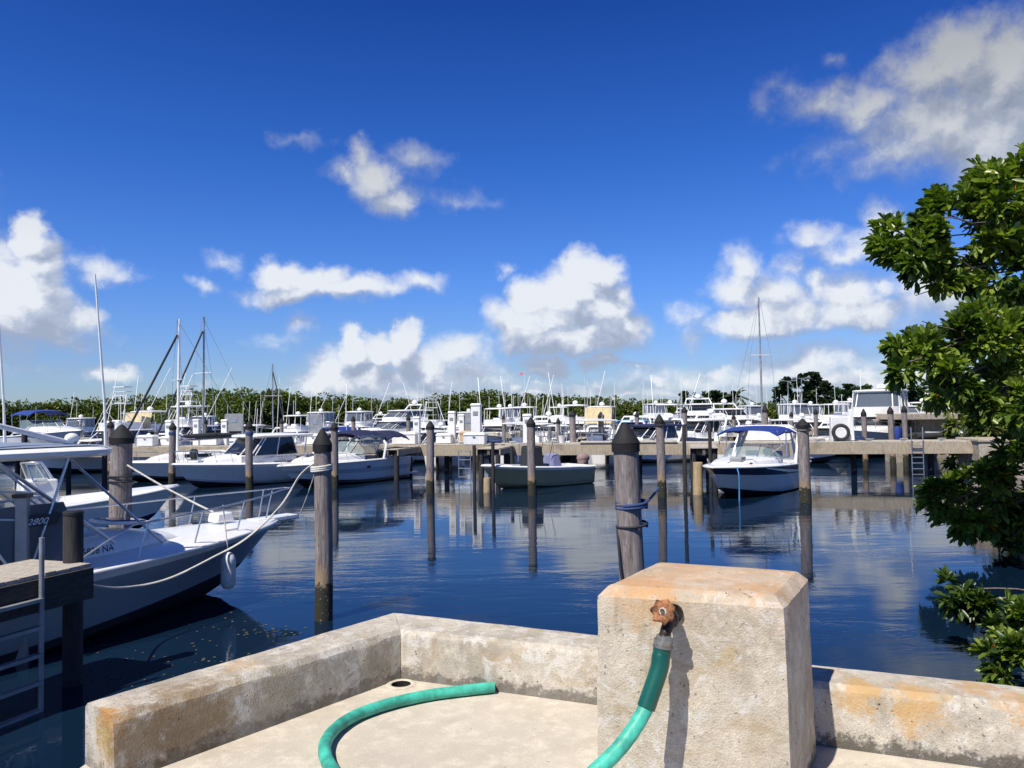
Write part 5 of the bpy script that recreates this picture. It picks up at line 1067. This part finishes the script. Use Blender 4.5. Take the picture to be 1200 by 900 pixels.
# ------------------------------------------------------------------ things on the docks
def on_dock(px, back=.6): return DL(px, back=back)
erot = math.atan2(e.y, e.x)+math.pi
def dock_box(px, w, h, label, mat='white_plastic', back=.5, dd=.55, scale=1):
    p = on_dock(px, back); t = thing('dock_box', label, 'box', p, erot); mb = MB()
    mb.box((0, 0, h*.38+.02), (w, dd, h*.76), mat, top=.97); mb.build('box_body', t, 30, .03); mb = MB(); mb.box((0, 0, h*.76+.05), (w*1.04, dd*1.08, .06), mat); mb.box((0, 0, h*.76+.05+.03+h*.07), (w*1.02, dd*1.05, h*.14), mat, top=.84); mb.build('lid', t, 30, .025)
    mb = MB(); mb.box((0, -dd/2-.03, h*.72), (.12, .03, .06), 'steel'); mb.build('latch', t, 0); return t
def pedestal(px, h, w, label, back=.9, mat='white_plastic', z=None):
    p = on_dock(px, back); t = thing('power_pedestal', label, 'pedestal', p, erot); mb = MB(); mb.box((0, 0, h/2), (w, w*.8, h), mat, top=.96); mb.build('cabinet', t, 30, .02); mb = MB(); mb.box((0, 0, h+.05), (w*1.12, w*.95, .10), mat, top=.8); mb.build('cap', t, 30, .02)
    mb = MB(); mb.box((0, -w*.41, h*.8), (w*.5, .03, w*.4), 'sign_grey'); mb.build('outlet_panel', t, 0); return t
dock_box(471, 1.25, .62, 'white dock box left of the lone capped piling'); bx = dock_box(562, 1.05, .58, 'white dock box on the short finger pier at the skiff bow', back=-.8)
dock_box(513, .8, .5, 'small white dock box in the gap right of the lone capped piling', back=1.2); dock_box(543, .95, .62, 'tan dock box left of the tall white pedestal', 'tan_box', back=1.2)
dock_box(166, 1.0, .6, 'white dock box, leftmost on the long dock'); dock_box(186, .95, .5, 'white dock box left of the blue-banded piling on the left', back=1.0); dock_box(233, 1.0, .6, 'white dock box right of the white sailboat mast', back=1.1)
dock_box(357, 1.0, .55, 'white dock box behind the hardtop cruiser stern', back=1.2); dock_box(905, 2.2, .75, 'long low white box behind the runabout arch', back=1.6)
pedestal(478, 1.3, .34, 'white pedestal between the dock box and the lone piling', 1.4); pedestal(557.5, 1.9, .48, 'tall white pedestal, the tallest one, left of the central row of boats', .2); pedestal(520, 1.55, .36, 'white pedestal just right of the lone capped piling', 1.5)
pedestal(612, 1.35, .42, 'white pedestal left of the piling in front of the skiff', 1.4); pedestal(179, 1.3, .36, 'white pedestal left of the blue-banded left piling', 1.4); pedestal(211, 1.35, .36, 'white pedestal left of the white sailboat mast', 1.5); pedestal(106, 1.3, .4, 'white pedestal near the stout piling on the left', 1.5); pedestal(531, 1.4, .3, 'thin white pedestal left of the tan dock box', 1.6); pedestal(245, 1.3, .35, 'white pedestal right of the white sailboat mast', 1.5)
def panel(px, w, h, z0, label, mat='sign_grey', back=1.2):
    p = on_dock(px, back); t = thing('board_panel', label, 'panel', p, erot); mb = MB(); mb.box((0, 0, z0+h/2), (w, .08, h), mat); mb.build('panel', t, 0, .01); mb = MB(); mb.box((0, -.045, z0+h*.6), (w*.4, .02, h*.2), 'alu'); mb.build('plate', t, 0)
    for s in (-1, 1): mb = MB(); mb.box((s*(w/2+.04), 0, (z0+h)/2), (.07, .09, z0+h), 'galv'); mb.build('post', t, 0)
    return t
panel(357.5, .62, 1.05, .55, 'tall pale grey board panel behind the sport cruiser bow', 'alu_dull'); panel(256, .95, .95, .75, 'dark grey board panel behind the hardtop cruiser', 'sign_grey', 1.5); panel(540, .95, .95, .55, 'dark grey board panel left of the tall white pedestal', 'sign_grey', 1.6)
# white cabinet and life ring on the right
t = thing('dock_cabinet', 'tall white cabinet on the dock below the big white yacht bow', 'cabinet', on_dock(991, .9), erot); mb = MB(); mb.box((0, 0, .55), (.95, .5, 1.1), 'white_plastic', top=.97); mb.build('cabinet', t, 30, .02); mb = MB(); mb.box((.38, -.1, .72), (.25, .45, 1.4), 'white_plastic', top=.7); mb.build('hose_stand', t, 30, .03)
t = thing('tire_fender', 'black tyre with a white centre leaning on the white cabinet', 'tyre', on_dock(988, .45)+Vector((0, 0, .40)), erot); mb = MB(); rg = []
for k in range(24):
    a = 2*math.pi*k/24; rg.append([((.31+.09*math.cos(b))*math.cos(a), .09*math.sin(b), (.31+.09*math.cos(b))*math.sin(a)) for b in [2*math.pi*j/8 for j in range(8)]])
rg.append(rg[0]); mb.loft(rg, 'rubber', True); mb.build('tyre', t, 60); mb = MB(); mb.path([(0, -.06, 0), (0, .04, 0)], .24, 'white_plastic', 20); mb.build('centre_disc', t, 30)
def ladder(x0, z0, z1, w, n, label, p, rz, mat='alu', hoop=0.0, r=.022):
    t = thing('ladder', label, 'ladder', p, rz)
    for s in (-1, 1): mb = MB(); mb.path([(s*w/2, 0, z0), (s*w/2, 0, z1)], r, mat, 8); mb.build('rail', t, 50)
    for k in range(n):
        mb = MB(); z = z0+.08+(z1-hoop-z0-.1)*k/(n-1); mb.box((0, 0, z), (w, .075, .035), mat); mb.build('rung', t, 0)
    return t
p = DL(1073.5, back=-.16); ladder(0, -.5, 2.12, .46, 8, 'aluminium ladder hanging from the long dock on the right, left of the mangrove', (p.x, p.y, 0), erot, 'alu', .8)
# concrete abutment at the right end of the long dock
mb = MB(); a = dA-e*.95; mb.box((a.x+.0, a.y+.5, .55), (1.9, 2.6, 1.9), 'conc_far', rz=erot); mb.box((a.x+.2, a.y+.5, 1.53), (2.4, 2.8, .12), 'conc_far', rz=erot); tag(mb.build('abutment', None, 0, .03), 'tan concrete abutment at the right end of the long dock', 'abutment')
for i, (px, Y, h, lab) in enumerate(((1160, 22.5, 1.1, 'square concrete post in the water under the mangrove branch, nearer one'), (1172, 29, 1.55, 'square concrete post under the mangrove near the dock end'))):
    q = YW(px, Y); mb = MB(); mb.box((q.x, q.y, h/2-.5), (.62, .55, h+1), 'conc_far', rz=.3); tag(mb.build('concrete_post', None, 0, .03), lab, 'post')
# concrete quay behind
q0 = YW(1072, 45); q1 = YW(1122, 45); mb = MB(); cx, w = (q0.x+q1.x)/2, q1.x-q0.x
mb.box((cx+w*.38, 47.5, 1.1), (w*.24, 5, 3.0), 'conc_far'); mb.box((cx, 47.5, 2.42), (w*1.04, 5.3, .36), 'conc_far'); mb.box((cx-.4, 49.4, 1.1), (w*.9, .4, 2.3), 'conc_far'); tag(mb.build('concrete_quay', None, 0, .04), 'raised concrete quay slab with a dark space beneath, left of the mangrove', 'quay')
def dinghy():
    q = YW(1092, 43.5); t = thing('dinghy', 'dark inflatable dinghy slung under the concrete quay', 'dinghy', (q.x, q.y, 1.35), R(8)); mb = MB()
    for s in (1, -1): mb.path([(-1.3, s*.55, 0), (.8, s*.55, .05), (1.35, s*.32, .16), (1.6, 0, .24)], [.2, .2, .18, .16], 'rubber', 10)
    mb.build('tube', t, 60); mb = MB(); mb.box((-.2, 0, -.12), (2.0, .9, .1), 'dark_cloth'); mb.build('floor', t, 0); outboard(t, -1.3, 0, .1, .8, 'black_plastic', .1); tubes(t, 'sling', [[(x, 0, .05), (x, 0, 1.0)] for x in (-.9, .9)], .02, 'rope_dark'); mb = MB(); mb.box((.1, 0, .22), (.2, 1.0, .06), 'white_plastic'); mb.build('bench', t, 0)
dinghy()
q = YW(1052, 43); mb = MB(); mb.lathe((q.x, q.y, 1.0), [(.2, 0), (.24, .1), (.24, .8), (.2, .9)], 'blue_canvas', 14); mb.box((q.x, q.y+.2, .45), (.8, .8, 1.1), 'conc_far'); tag(mb.build('blue_barrel', None, 40), 'blue barrel on a small block beneath the concrete quay', 'barrel')
# blue coil on the finger pier, flags, lines
q = on_dock(580, -.3); mb = MB(); mb.path([(q.x+.4*math.cos(a)*(1+.15*math.sin(5*a)), q.y+.25*math.sin(a), q.z+.14+.05*math.sin(3*a)) for a in [k*.35 for k in range(40)]], .04, 'rope_blue', 6); tag(mb.build('rope_coil', None, 60), 'blue rope heaped beside the tall white pedestal', 'rope')
q = on_dock(955, .8); mb = MB(); mb.path([(q.x+.6*math.cos(a)*(1-.1*k/30), q.y+.25*math.sin(a), q.z+.05+.003*k) for k in range(40) for a in [k*.45]], .035, 'rope_white', 6); tag(mb.build('rope_coil', None, 60), 'tan rope coil on the dock right of the pale piling', 'rope')
rope([DL(466, back=-.1)+Vector((0, 0, -1.1)), DL(478, back=-.2)+Vector((0, 0, -1.15)), DL(488, back=-.1)+Vector((0, 0, -.6)), DL(494, back=-.05)+Vector((0, 0, -.05))], .025, 'rope_white', 'tan line from the dock down to the sport cruiser stern')
# lines of the near boat
rope([D(96, 683, 9.2), D(140, 689, 10.2), D(195, 679, 11.0), D(250, 653, 11.7), D(290, 630, 12.0), D(328, 594, 12.0), D(352, 557, 11.9), D(371, 541, 11.72)], .016, 'rope_white', 'white dock line sagging along the near boat hull and up to the capped piling')
rope(sagline(D(149, 545, 14.0), D(250, 600, 14.0), .03), .018, 'rope_white', 'white line from the stout piling down to the near boat bow')
rope(sagline(D(371, 549, 11.7), D(352, 602, 12.4), .02), .010, 'rope_white', 'thin slack line from the capped piling down to the bow roller')
q = piles[945]; rope(sagline((q.x-.2, q.y+.1, 2.2), (ra_stem.x+2.2, ra_stem.y+3.6, 1.1), .12), .014, 'rope_white', 'thin line between the pale piling and the runabout')
# ------------------------------------------------------------------ near left finger pier with ladder
PZ = 1.38
pf = G(106, 660, PZ); pf.z = 0; pfl = G(0, 683, PZ); pfl.z = 0; dd = (pfl-pf).normalized(); end = pf+dd*6.5
dock('finger_pier', 'near timber finger pier at the left edge with the ladder on its shaded side', pf, end, .92, PZ, .34, [2.6, 5.5], near=-1, mats=('near_plank', 'beam_dark', 'beam_dark'))
q = G(85, 802); o = thing('black_post', 'tall black round post at the end of the near finger pier', 'post', (q.x, q.y, 0)); mb = MB(); mb.path([(0, 0, -1), (0, 0, 1.92)], .105, 'dark_post', 16); mb.build('post', o, 50); mb = MB(); mb.lathe((0, 0, 1.92), [(.112, 0), (.112, .03), (.09, .045)], 'black_plastic', 16); mb.build('cap', o, 40)
q = D(26, 655, 9.9); o = thing('grey_post', 'short grey square post on the far side of the near finger pier', 'post', (q.x, q.y, 0), .3); mb = MB(); mb.box((0, 0, .7), (.14, .14, 2.7), 'alu_dull'); mb.build('post', o, 0, .01); mb = MB(); mb.box((0, 0, 2.06), (.19, .19, .05), 'black_plastic'); mb.build('cap', o, 0)
q = G(41, 672, PZ); nn = Vector((dd.y, -dd.x, 0)); nn = nn if nn.y < 0 else -nn
lp = pf+dd*((q-pf).dot(dd)+.40)+nn*.12; ladder(0, -.35, 1.78, .62, 6, 'aluminium ladder on the shaded face of the near finger pier', (lp.x, lp.y, 0), math.atan2(dd.y, dd.x)+math.pi, 'alu_dull', .62, .026)
# floating debris
mb = MB(); r3 = random.Random(3)
for i in range(320):
    if i < 230: px, py = r3.uniform(100, 330), r3.uniform(690, 900)
    elif i < 280: px, py = r3.gauss(318, 18), r3.gauss(741, 5)
    else: px, py = r3.uniform(560, 1100), r3.uniform(690, 800)
    p = G(px, py, .004); s = r3.uniform(.006, .026)*(.6 if i >= 280 else 1); n = r3.randint(4, 6); a0 = r3.random()*6
    mb.add([(p.x+s*math.cos(a0+k*2*math.pi/n)*r3.uniform(.6, 1.2), p.y+s*math.sin(a0+k*2*math.pi/n)*r3.uniform(.6, 1.5), .004+r3.uniform(0, .003)) for k in range(n)], [tuple(range(n))], 'debris')
tag(mb.build('floating_debris', None, 0), 'scattered leaves and scum floating on the water by the near boat', kind='stuff')
# ------------------------------------------------------------------ foliage
def leaf_mesh(name, C, Nn, size, per, mat, parent, seed, spread=.75, tonef=None, w=.42):
    rs = np.random.RandomState(seed); C = np.repeat(np.asarray(C), per, 0); Nn = np.repeat(np.asarray(Nn), per, 0); n = len(C)
    size = np.repeat(np.asarray(size), per) if np.ndim(size) else np.full(n, size)
    d = Nn/np.linalg.norm(Nn, axis=1, keepdims=True)+rs.normal(0, spread, (n, 3)); d /= np.linalg.norm(d, axis=1, keepdims=True)
    up = np.array([0, 0, 1.])+rs.normal(0, .45, (n, 3)); s = np.cross(d, up); s /= np.linalg.norm(s, axis=1, keepdims=True)+1e-9; f = np.cross(s, d)
    L = size*rs.uniform(.65, 1.15, n); Wd = L*w*rs.uniform(.8, 1.15, n); fold = rs.uniform(.10, .35, n)
    base = C+d*(L*.15)[:, None]; P_ = lambda a, b, c: base+d*(L*a)[:, None]+s*(Wd*b)[:, None]+f*(Wd*c*fold*2)[:, None]-np.array([0, 0, 1.])*(L*a*a*.12)[:, None]
    V = np.stack([P_(0, 0, 0), P_(.42, -.42, .5), P_(.80, -.40, .5), P_(1, 0, 0), P_(.80, .40, .5), P_(.42, .42, .5)], 1).reshape(-1, 3)
    i = np.arange(n)[:, None]*6; Fc = np.stack([i+[0, 1, 2, 3], i+[0, 3, 4, 5]], 1).reshape(-1)
    me = bpy.data.meshes.new(name); me.vertices.add(len(V)); me.vertices.foreach_set('co', V.ravel()); nf = n*2
    me.loops.add(nf*4); me.loops.foreach_set('vertex_index', Fc.astype(np.int32)); me.polygons.add(nf); me.polygons.foreach_set('loop_start', np.arange(nf, dtype=np.int32)*4); me.update(calc_edges=True)
    at = me.attributes.new('tone', 'FLOAT', 'POINT'); tn = np.clip(rs.beta(2.2, 2.6, n)*.9+ (0 if tonef is None else np.repeat(tonef, per)), 0, .94); y = rs.rand(n) < .0035; tn[y] = rs.uniform(.96, 1, y.sum()); at.data.foreach_set('value', np.repeat(tn, 6).astype(np.float32))
    me.materials.append(MT[mat]); me.polygons.foreach_set('use_smooth', np.ones(nf, bool)); o = bpy.data.objects.new(name, me); COL.objects.link(o); o.parent = parent; return o
def clumps(items, dens, seed, Yr=None):
    rs = np.random.RandomState(seed); C = []; N_ = []; T_ = []
    for (px, py, rx, ry, Y) in items:
        c = D(px, py, Y); a = rx*Y/FPX; b = ry*Y/FPX; r = np.array([a, (a+b)/2*1.0, b]); n = int(dens*(a*b)*4)
        nsub = max(5, int(n/16)); sd = rs.normal(0, 1, (nsub, 3)); sd /= np.linalg.norm(sd, axis=1, keepdims=True); sd *= rs.uniform(.35, .85, (nsub, 1)); tsub = rs.normal(0, .17, nsub)
        k = rs.randint(0, nsub, n); u = rs.normal(0, 1, (n, 3)); u /= np.linalg.norm(u, axis=1, keepdims=True); q = sd[k]*1.08+u*rs.uniform(.06, .30, (n, 1)); ln = np.linalg.norm(q, axis=1, keepdims=True)
        C.append(np.array(c)+q*r); dr = q/(ln+1e-6)+u*.5; dr[:, 2] += .35; N_.append(dr); T_.append(tsub[k])
    return np.concatenate(C), np.concatenate(N_), np.concatenate(T_)
def mangrove():
    t = thing('mangrove_tree', 'leafy green mangrove overhanging the water at the right edge', 'tree', (12.6, 15.2, .3)); base = Vector((12.6, 15.2, .3))
    up = [(1190, 232, 62, 52), (1128, 262, 52, 44), (1072, 292, 44, 42), (1106, 320, 44, 32), (1180, 312, 58, 42), (1262, 250, 80, 90), (1262, 340, 80, 60)]
    mid = [(1074, 418, 36, 34), (1118, 398, 44, 32), (1172, 400, 52, 44), (1112, 446, 44, 28), (1175, 462, 52, 46), (1255, 430, 75, 75), (1250, 530, 62, 50)]
    low = [(1110, 578, 30, 26), (1150, 566, 42, 32), (1195, 590, 52, 46), (1140, 612, 42, 24), (1250, 610, 60, 50), (1185, 640, 30, 14)]
    it = [(a, b, c, d, 14.2) for a, b, c, d in up]+[(a, b, c, d, 13.4) for a, b, c, d in mid]+[(a, b, c, d, 15.6) for a, b, c, d in low]
    ctr = Vector(base); C, N_, T_ = clumps(it, 92, 11)
    c0 = np.zeros(3); wloc = np.array(base); leaf_mesh('crown', C-wloc, N_, .235, 7, 'leaf', t, 5, tonef=T_+.14)
    mb = MB(); r4 = random.Random(9)
    def br(a, b, r0, r1, sag=.3):
        a, b = Vector(a), Vector(b); m = a.lerp(b, .5)+Vector((r4.uniform(-.3, .3), r4.uniform(-.3, .3), sag)); cv = smooth_curve([a, m, b], 7); mb.path([p-base for p in cv], [r0+(r1-r0)*k/(len(cv)-1) for k in range(len(cv))], 'bark', 7)
    tk = base+Vector((0, 0, -.9)); h1 = base+Vector((-.2, -.1, 1.6)); h2 = base+Vector((-.3, -.3, 4.0))
    mb.path([p-base for p in smooth_curve([tk, base+Vector((.1, 0, .6)), h1, h2, base+Vector((-.1, -.5, 5.6))], 6)], [.24-.006*k for k in range(25)], 'bark', 10)
    mb.build('trunk', t, 60)
    for (px, py, rx, ry, Y) in it:
        mb = MB(); b = D(px, py, Y); a = h1 if py > 500 else (h2 if py > 340 else base+Vector((-.1, -.5, 5.0))); br(a, b, .07, .018)
        for k in range(5):
            q = b+Vector((r4.uniform(-1, 1)*rx*Y/FPX*.8, r4.uniform(-.5, .5)*rx*Y/FPX, r4.uniform(-1, 1)*ry*Y/FPX*.8)); br(b.lerp(a, .15), q, .018, .007, .05)
        mb.build('branch', t, 60)
    return t
mangrove()
def shrub(name, label, items, base, dens, size, seed, mat='leaf', per=7, tone=.05):
    t = thing(name, label, 'shrub', base); C, N_, T_ = clumps(items, dens, seed); leaf_mesh('foliage', C-np.array(base), N_, size, per, mat, t, seed, tonef=T_+tone)
    for (px, py, rx, ry, Y) in items: mb = MB(); b = D(px, py, Y)-Vector(base); mb.path(smooth_curve([(0, 0, -.2), b*.5+Vector((0, 0, .15)), b], 5), .015, 'bark', 6); mb.build('stem', t, 60)
    return t
shrub('mangrove_shrub', 'bright low mangrove sprig behind the right end of the rust-stained wall', [(1192, 778, 34, 26, 8.0), (1158, 770, 18, 16, 8.2), (1235, 770, 40, 40, 8.0), (1195, 750, 22, 14, 8.3)], (7.0, 8.6, .3), 330, .13, 21)
shrub('mangrove_shrub', 'mid green bush beyond the mangrove at the dock end', [(1135, 500, 30, 42, 37), (1165, 480, 36, 60, 38), (1205, 500, 50, 70, 38), (1125, 540, 14, 14, 36)], (20.5, 37.5, .3), 22, .42, 22, 'leaf_far', 6)
shrub('mangrove_shrub', 'dense green bushes right of the concrete quay', [(1140, 462, 22, 40, 56), (1180, 450, 40, 46, 58), (1225, 460, 50, 60, 58)], (36, 58, .3), 12, .55, 23, 'leaf_far', 6)
shrub('reflection_sprig', 'added leafy branch, toned dark in place of the mangrove reflection, above the bright low sprig', [(1112, 692, 24, 11, 9.6), (1140, 706, 26, 18, 9.5), (1172, 712, 30, 26, 9.4), (1200, 742, 34, 34, 9.2), (1168, 742, 22, 16, 9.3), (1240, 720, 50, 50, 9.4)], (7.6, 10.0, .3), 150, .16, 24, 'leaf', 7, -.30)  # added leaves; the negative tone paints shade and reflection into their colour
# the far mangrove shore: one mass
def shore():
    prof = [(-900, 472), (-400, 470), (-120, 470), (0, 472), (60, 470), (100, 469), (150, 466), (185, 465), (215, 459), (250, 456), (300, 457), (335, 459), (365, 466), (400, 465), (440, 468), (480, 469), (520, 464), (560, 459), (600, 461), (650, 464), (700, 467), (750, 469), (800, 470), (860, 472), (950, 474), (1100, 466), (1300, 462), (1800, 460)]
    rs = np.random.RandomState(4); xs = np.array([p[0] for p in prof]); ys = np.array([p[1] for p in prof]); C = []; N_ = []; T_ = []; S = []
    mb = MB(); row = []
    for px in np.arange(-900, 1800, 6.0):
        Yd = 132+9*math.sin(px*.013)+(12 if px > 720 else 0); Yd = Yd - (22 if 190 < px < 350 else 0)*math.sin((px-190)/160*math.pi) if 190 < px < 350 else Yd
        top = D(px, np.interp(px, xs, ys)+rs.normal(0, 1.2), Yd); H_ = max(2.0, top.z-.45); x0 = top.x
        row.append([(x0, Yd, 0), (x0, Yd+.4, H_*.55), (x0, Yd+2.6, H_*.84), (x0, Yd+7, H_*.90), (x0, Yd+22, H_*.92)])
        dx = 6*Yd/FPX
        for j in range(13):
            u = rs.rand(); zc = H_*(.08+.92*u**.8)+rs.normal(0, .25); yc = Yd-.2+4.5*max(0, u-.4)+rs.normal(0, .5); r = rs.uniform(.45, 1.1); tn = rs.normal(.04, .2); m = 15
            q = rs.normal(0, 1, (m, 3)); q /= np.linalg.norm(q, axis=1, keepdims=True); C.append(np.array([x0+rs.uniform(-1, 1)*dx*1.5, yc, min(zc, H_-.3+max(0, rs.normal(0, .5)))])+q*[r*1.25, r, r*.75]); N_.append(q+[0, -.2, .5]); T_ += [tn]*m; S += [rs.uniform(.32, .6)]*m
    mb.loft(row, 'mass_dark', False); t = thing('mangrove_shore', None, None, (0, 0, 0)); t['kind'] = 'stuff'; t['label'] = 'dense green mangrove wood along the far shore'
    mb.build('undergrowth', t, 60); leaf_mesh('canopy', np.concatenate(C), np.concatenate(N_), np.array(S), 3, 'leaf_far', t, 6, .8, tonef=np.array(T_), w=.7)
shore()
# the separate trees at the right, and palms
def big_tree(px0, Y, items, label, seed, group=None):
    base = YW(px0, Y); base.z = .25; t = thing('broadleaf_tree', label, 'tree', base, 0, group); C, N_, T_ = clumps([(a, b, c, d, Y) for a, b, c, d in items], 6.0, seed)
    leaf_mesh('crown', C-np.array(base), N_, .72, 6, 'leaf_tree', t, seed, .8, tonef=T_*1.4, w=.7); mb = MB(); mb.path([(0, 0, -.3), (.2, 0, 2.2), (.1, .1, 4.5)], [.4, .3, .2], 'bark', 8)
    mb.build('trunk', t, 60)
    for (a, b, c, d) in items: mb = MB(); q = D(a, b, Y)-base; mb.path(smooth_curve([(.1, 0, 2.2), q*.6+Vector((0, 0, .5)), q], 4), [.16, .14, .13, .12, .10, .09, .07, .06, .05], 'bark', 6); mb.build('limb', t, 60)
TG = 'trees on the far shore at the right'
big_tree(935, 118, [(925, 452, 16, 11), (945, 448, 18, 11), (918, 466, 13, 10), (950, 462, 16, 12), (935, 470, 20, 8)], 'tall dark tree with an uneven crown above the pilothouse boat', 31, TG)
big_tree(972, 122, [(968, 456, 13, 9), (962, 466, 12, 10), (978, 464, 12, 8), (985, 470, 10, 6)], 'dark tree with a lower crown right of the tallest tree', 32, TG)
big_tree(1005, 112, [(1000, 457, 16, 8), (1016, 459, 12, 8), (990, 464, 12, 8), (1008, 467, 20, 7)], 'round-topped tree above the big white yacht', 33, TG)
big_tree(1050, 108, [(1040, 462, 18, 9), (1062, 460, 20, 11), (1085, 462, 20, 12)], 'dark tree partly behind the mangrove branches', 34, TG)
big_tree(825, 128, [(812, 466, 14, 6), (830, 464, 15, 7), (845, 468, 12, 6)], 'low broad tree behind the left tall yacht', 35, TG)
def palm(px, Y, topy, label, seed):
    base = YW(px, Y); base.z = .25; top = D(px, topy, Y)-base; t = thing('palm_tree', label, 'palm', base); mb = MB(); mb.path([(0, 0, -.3), (.15, 0, top.z*.5), (0, 0, top.z)], [.22, .17, .14], 'bark', 8); mb.build('trunk', t, 60); r = random.Random(seed)
    for k in range(15):
        a = k*2.4+r.uniform(-.2, .2); el = r.uniform(-.2, 1.1); Lf = r.uniform(2.3, 3.1); d = Vector((math.cos(a)*math.cos(el), math.sin(a)*math.cos(el), math.sin(el))); sd = Vector((-math.sin(a), math.cos(a), 0)); L1 = []; L2 = []; L3 = []
        for j in range(7): u = j/6; c = Vector((0, 0, top.z))+d*Lf*u-Vector((0, 0, 1.5))*u*u; w = .42*math.sin(math.pi*min(1, u*.9+.1))+.03; L1.append(c-sd*w-Vector((0, 0, w*.5))); L2.append(c); L3.append(c+sd*w-Vector((0, 0, w*.5)))
        mb = MB(); mb.loft([L1, L2, L3], 'mass_dark', False); mb.build('frond', t, 60)
palm(862, 112, 464, 'palm tree standing above the right tall yacht', 1)
def street_lamp(px, Y, topy, label):
    base = YW(px, Y); top = D(px, topy, Y); t = thing('street_lamp', label, 'lamp post', base); h = top.z; mb = MB(); mb.path([(0, 0, -.5), (0, 0, h)], [.10, .06], 'galv', 8); mb.build('pole', t, 50)
    for s in (-1, 1): mb = MB(); mb.path([(0, 0, h), (s*.7, 0, h+.1)], .05, 'galv'); mb.box((s*.8, 0, h+.12), (.55, .3, .16), 'galv'); mb.build('lamp_head', t, 30)
street_lamp(925, 100, 447, 'twin-headed lamp post in front of the tall dark tree, left one'); street_lamp(941, 96, 444, 'twin-headed lamp post in front of the tall dark tree, right one')

# lift that carries the boat at the far left
q = YW(56, 32.0); t = thing('boat_lift', 'dark steel boat lift under the raised boat at the far left', 'boat lift', (q.x, q.y, 0), hd(.8, -.6))
for x in (-1.6, 1.6):
    mb = MB(); mb.box((x, 0, 1.62), (.16, 2.9, .2), 'galv'); mb.build('cradle_beam', t, 0)
    for y in (-1.5, 1.5): mb = MB(); mb.path([(x, y, -1), (x, y, 2.5)], .11, 'dark_post', 8); mb.build('lift_post', t, 50)
p = DL(565, back=-3.2); ladder(0, .1, 1.35, .55, 4, 'short pale ladder at the end of the finger pier beside the skiff bow', (p.x, p.y, 0), erot, 'alu', 0)


def bucket(px, back, mat, label):
    p = on_dock(px, back); mb = MB(); mb.lathe(tuple(p), [(.13, 0), (.17, .34), (.18, .36), (.15, .35), (.12, .03)], mat, 12); tag(mb.build('bucket', None, 40), label, 'bucket')
bucket(415, .5, 'white_plastic', 'small white bucket on the dock above the sport cruiser rear canopy'); bucket(655, .9, 'white_plastic', 'white bucket on the dock right of the skiff console')
cl = None
for px in (440, 540, 600, 650, 685, 760, 870, 960, 1020, 1060, 1105):
    p = on_dock(px, .12)
    if cl is None:
        cl = thing('dock_cleat', 'small dark cleat on the front edge of the long dock', 'cleat', p, erot, 'cleats along the long dock edge'); mb = MB(); mb.path([(-.17, 0, .10), (.17, 0, .10)], .03, 'galv', 6); mb.box((0, 0, .05), (.16, .08, .1), 'galv'); mb.build('horn', cl, 0)
    else: c = copy_tree(cl); c.location = p
for px, w, lab in ((645, .9, 'loose hose coil on the dock right of the skiff piling'), (760, 1.1, 'loose hose coil on the dock left of the slim piling'), (1010, 1.3, 'loose blue hose coil on the dock right of the white cabinet'), (300, 1.0, 'loose hose coil on the dock behind the hardtop cruiser')):
    q = on_dock(px, .9); mb = MB(); mb.path([(q.x+w*.35*math.cos(k*.42)*(1-.012*k), q.y+.28*math.sin(k*.42), q.z+.03+.004*k) for k in range(45)], .022, 'alu_dull' if px != 1010 else 'rope_blue', 6); tag(mb.build('hose_coil', None, 60), lab, 'hose')
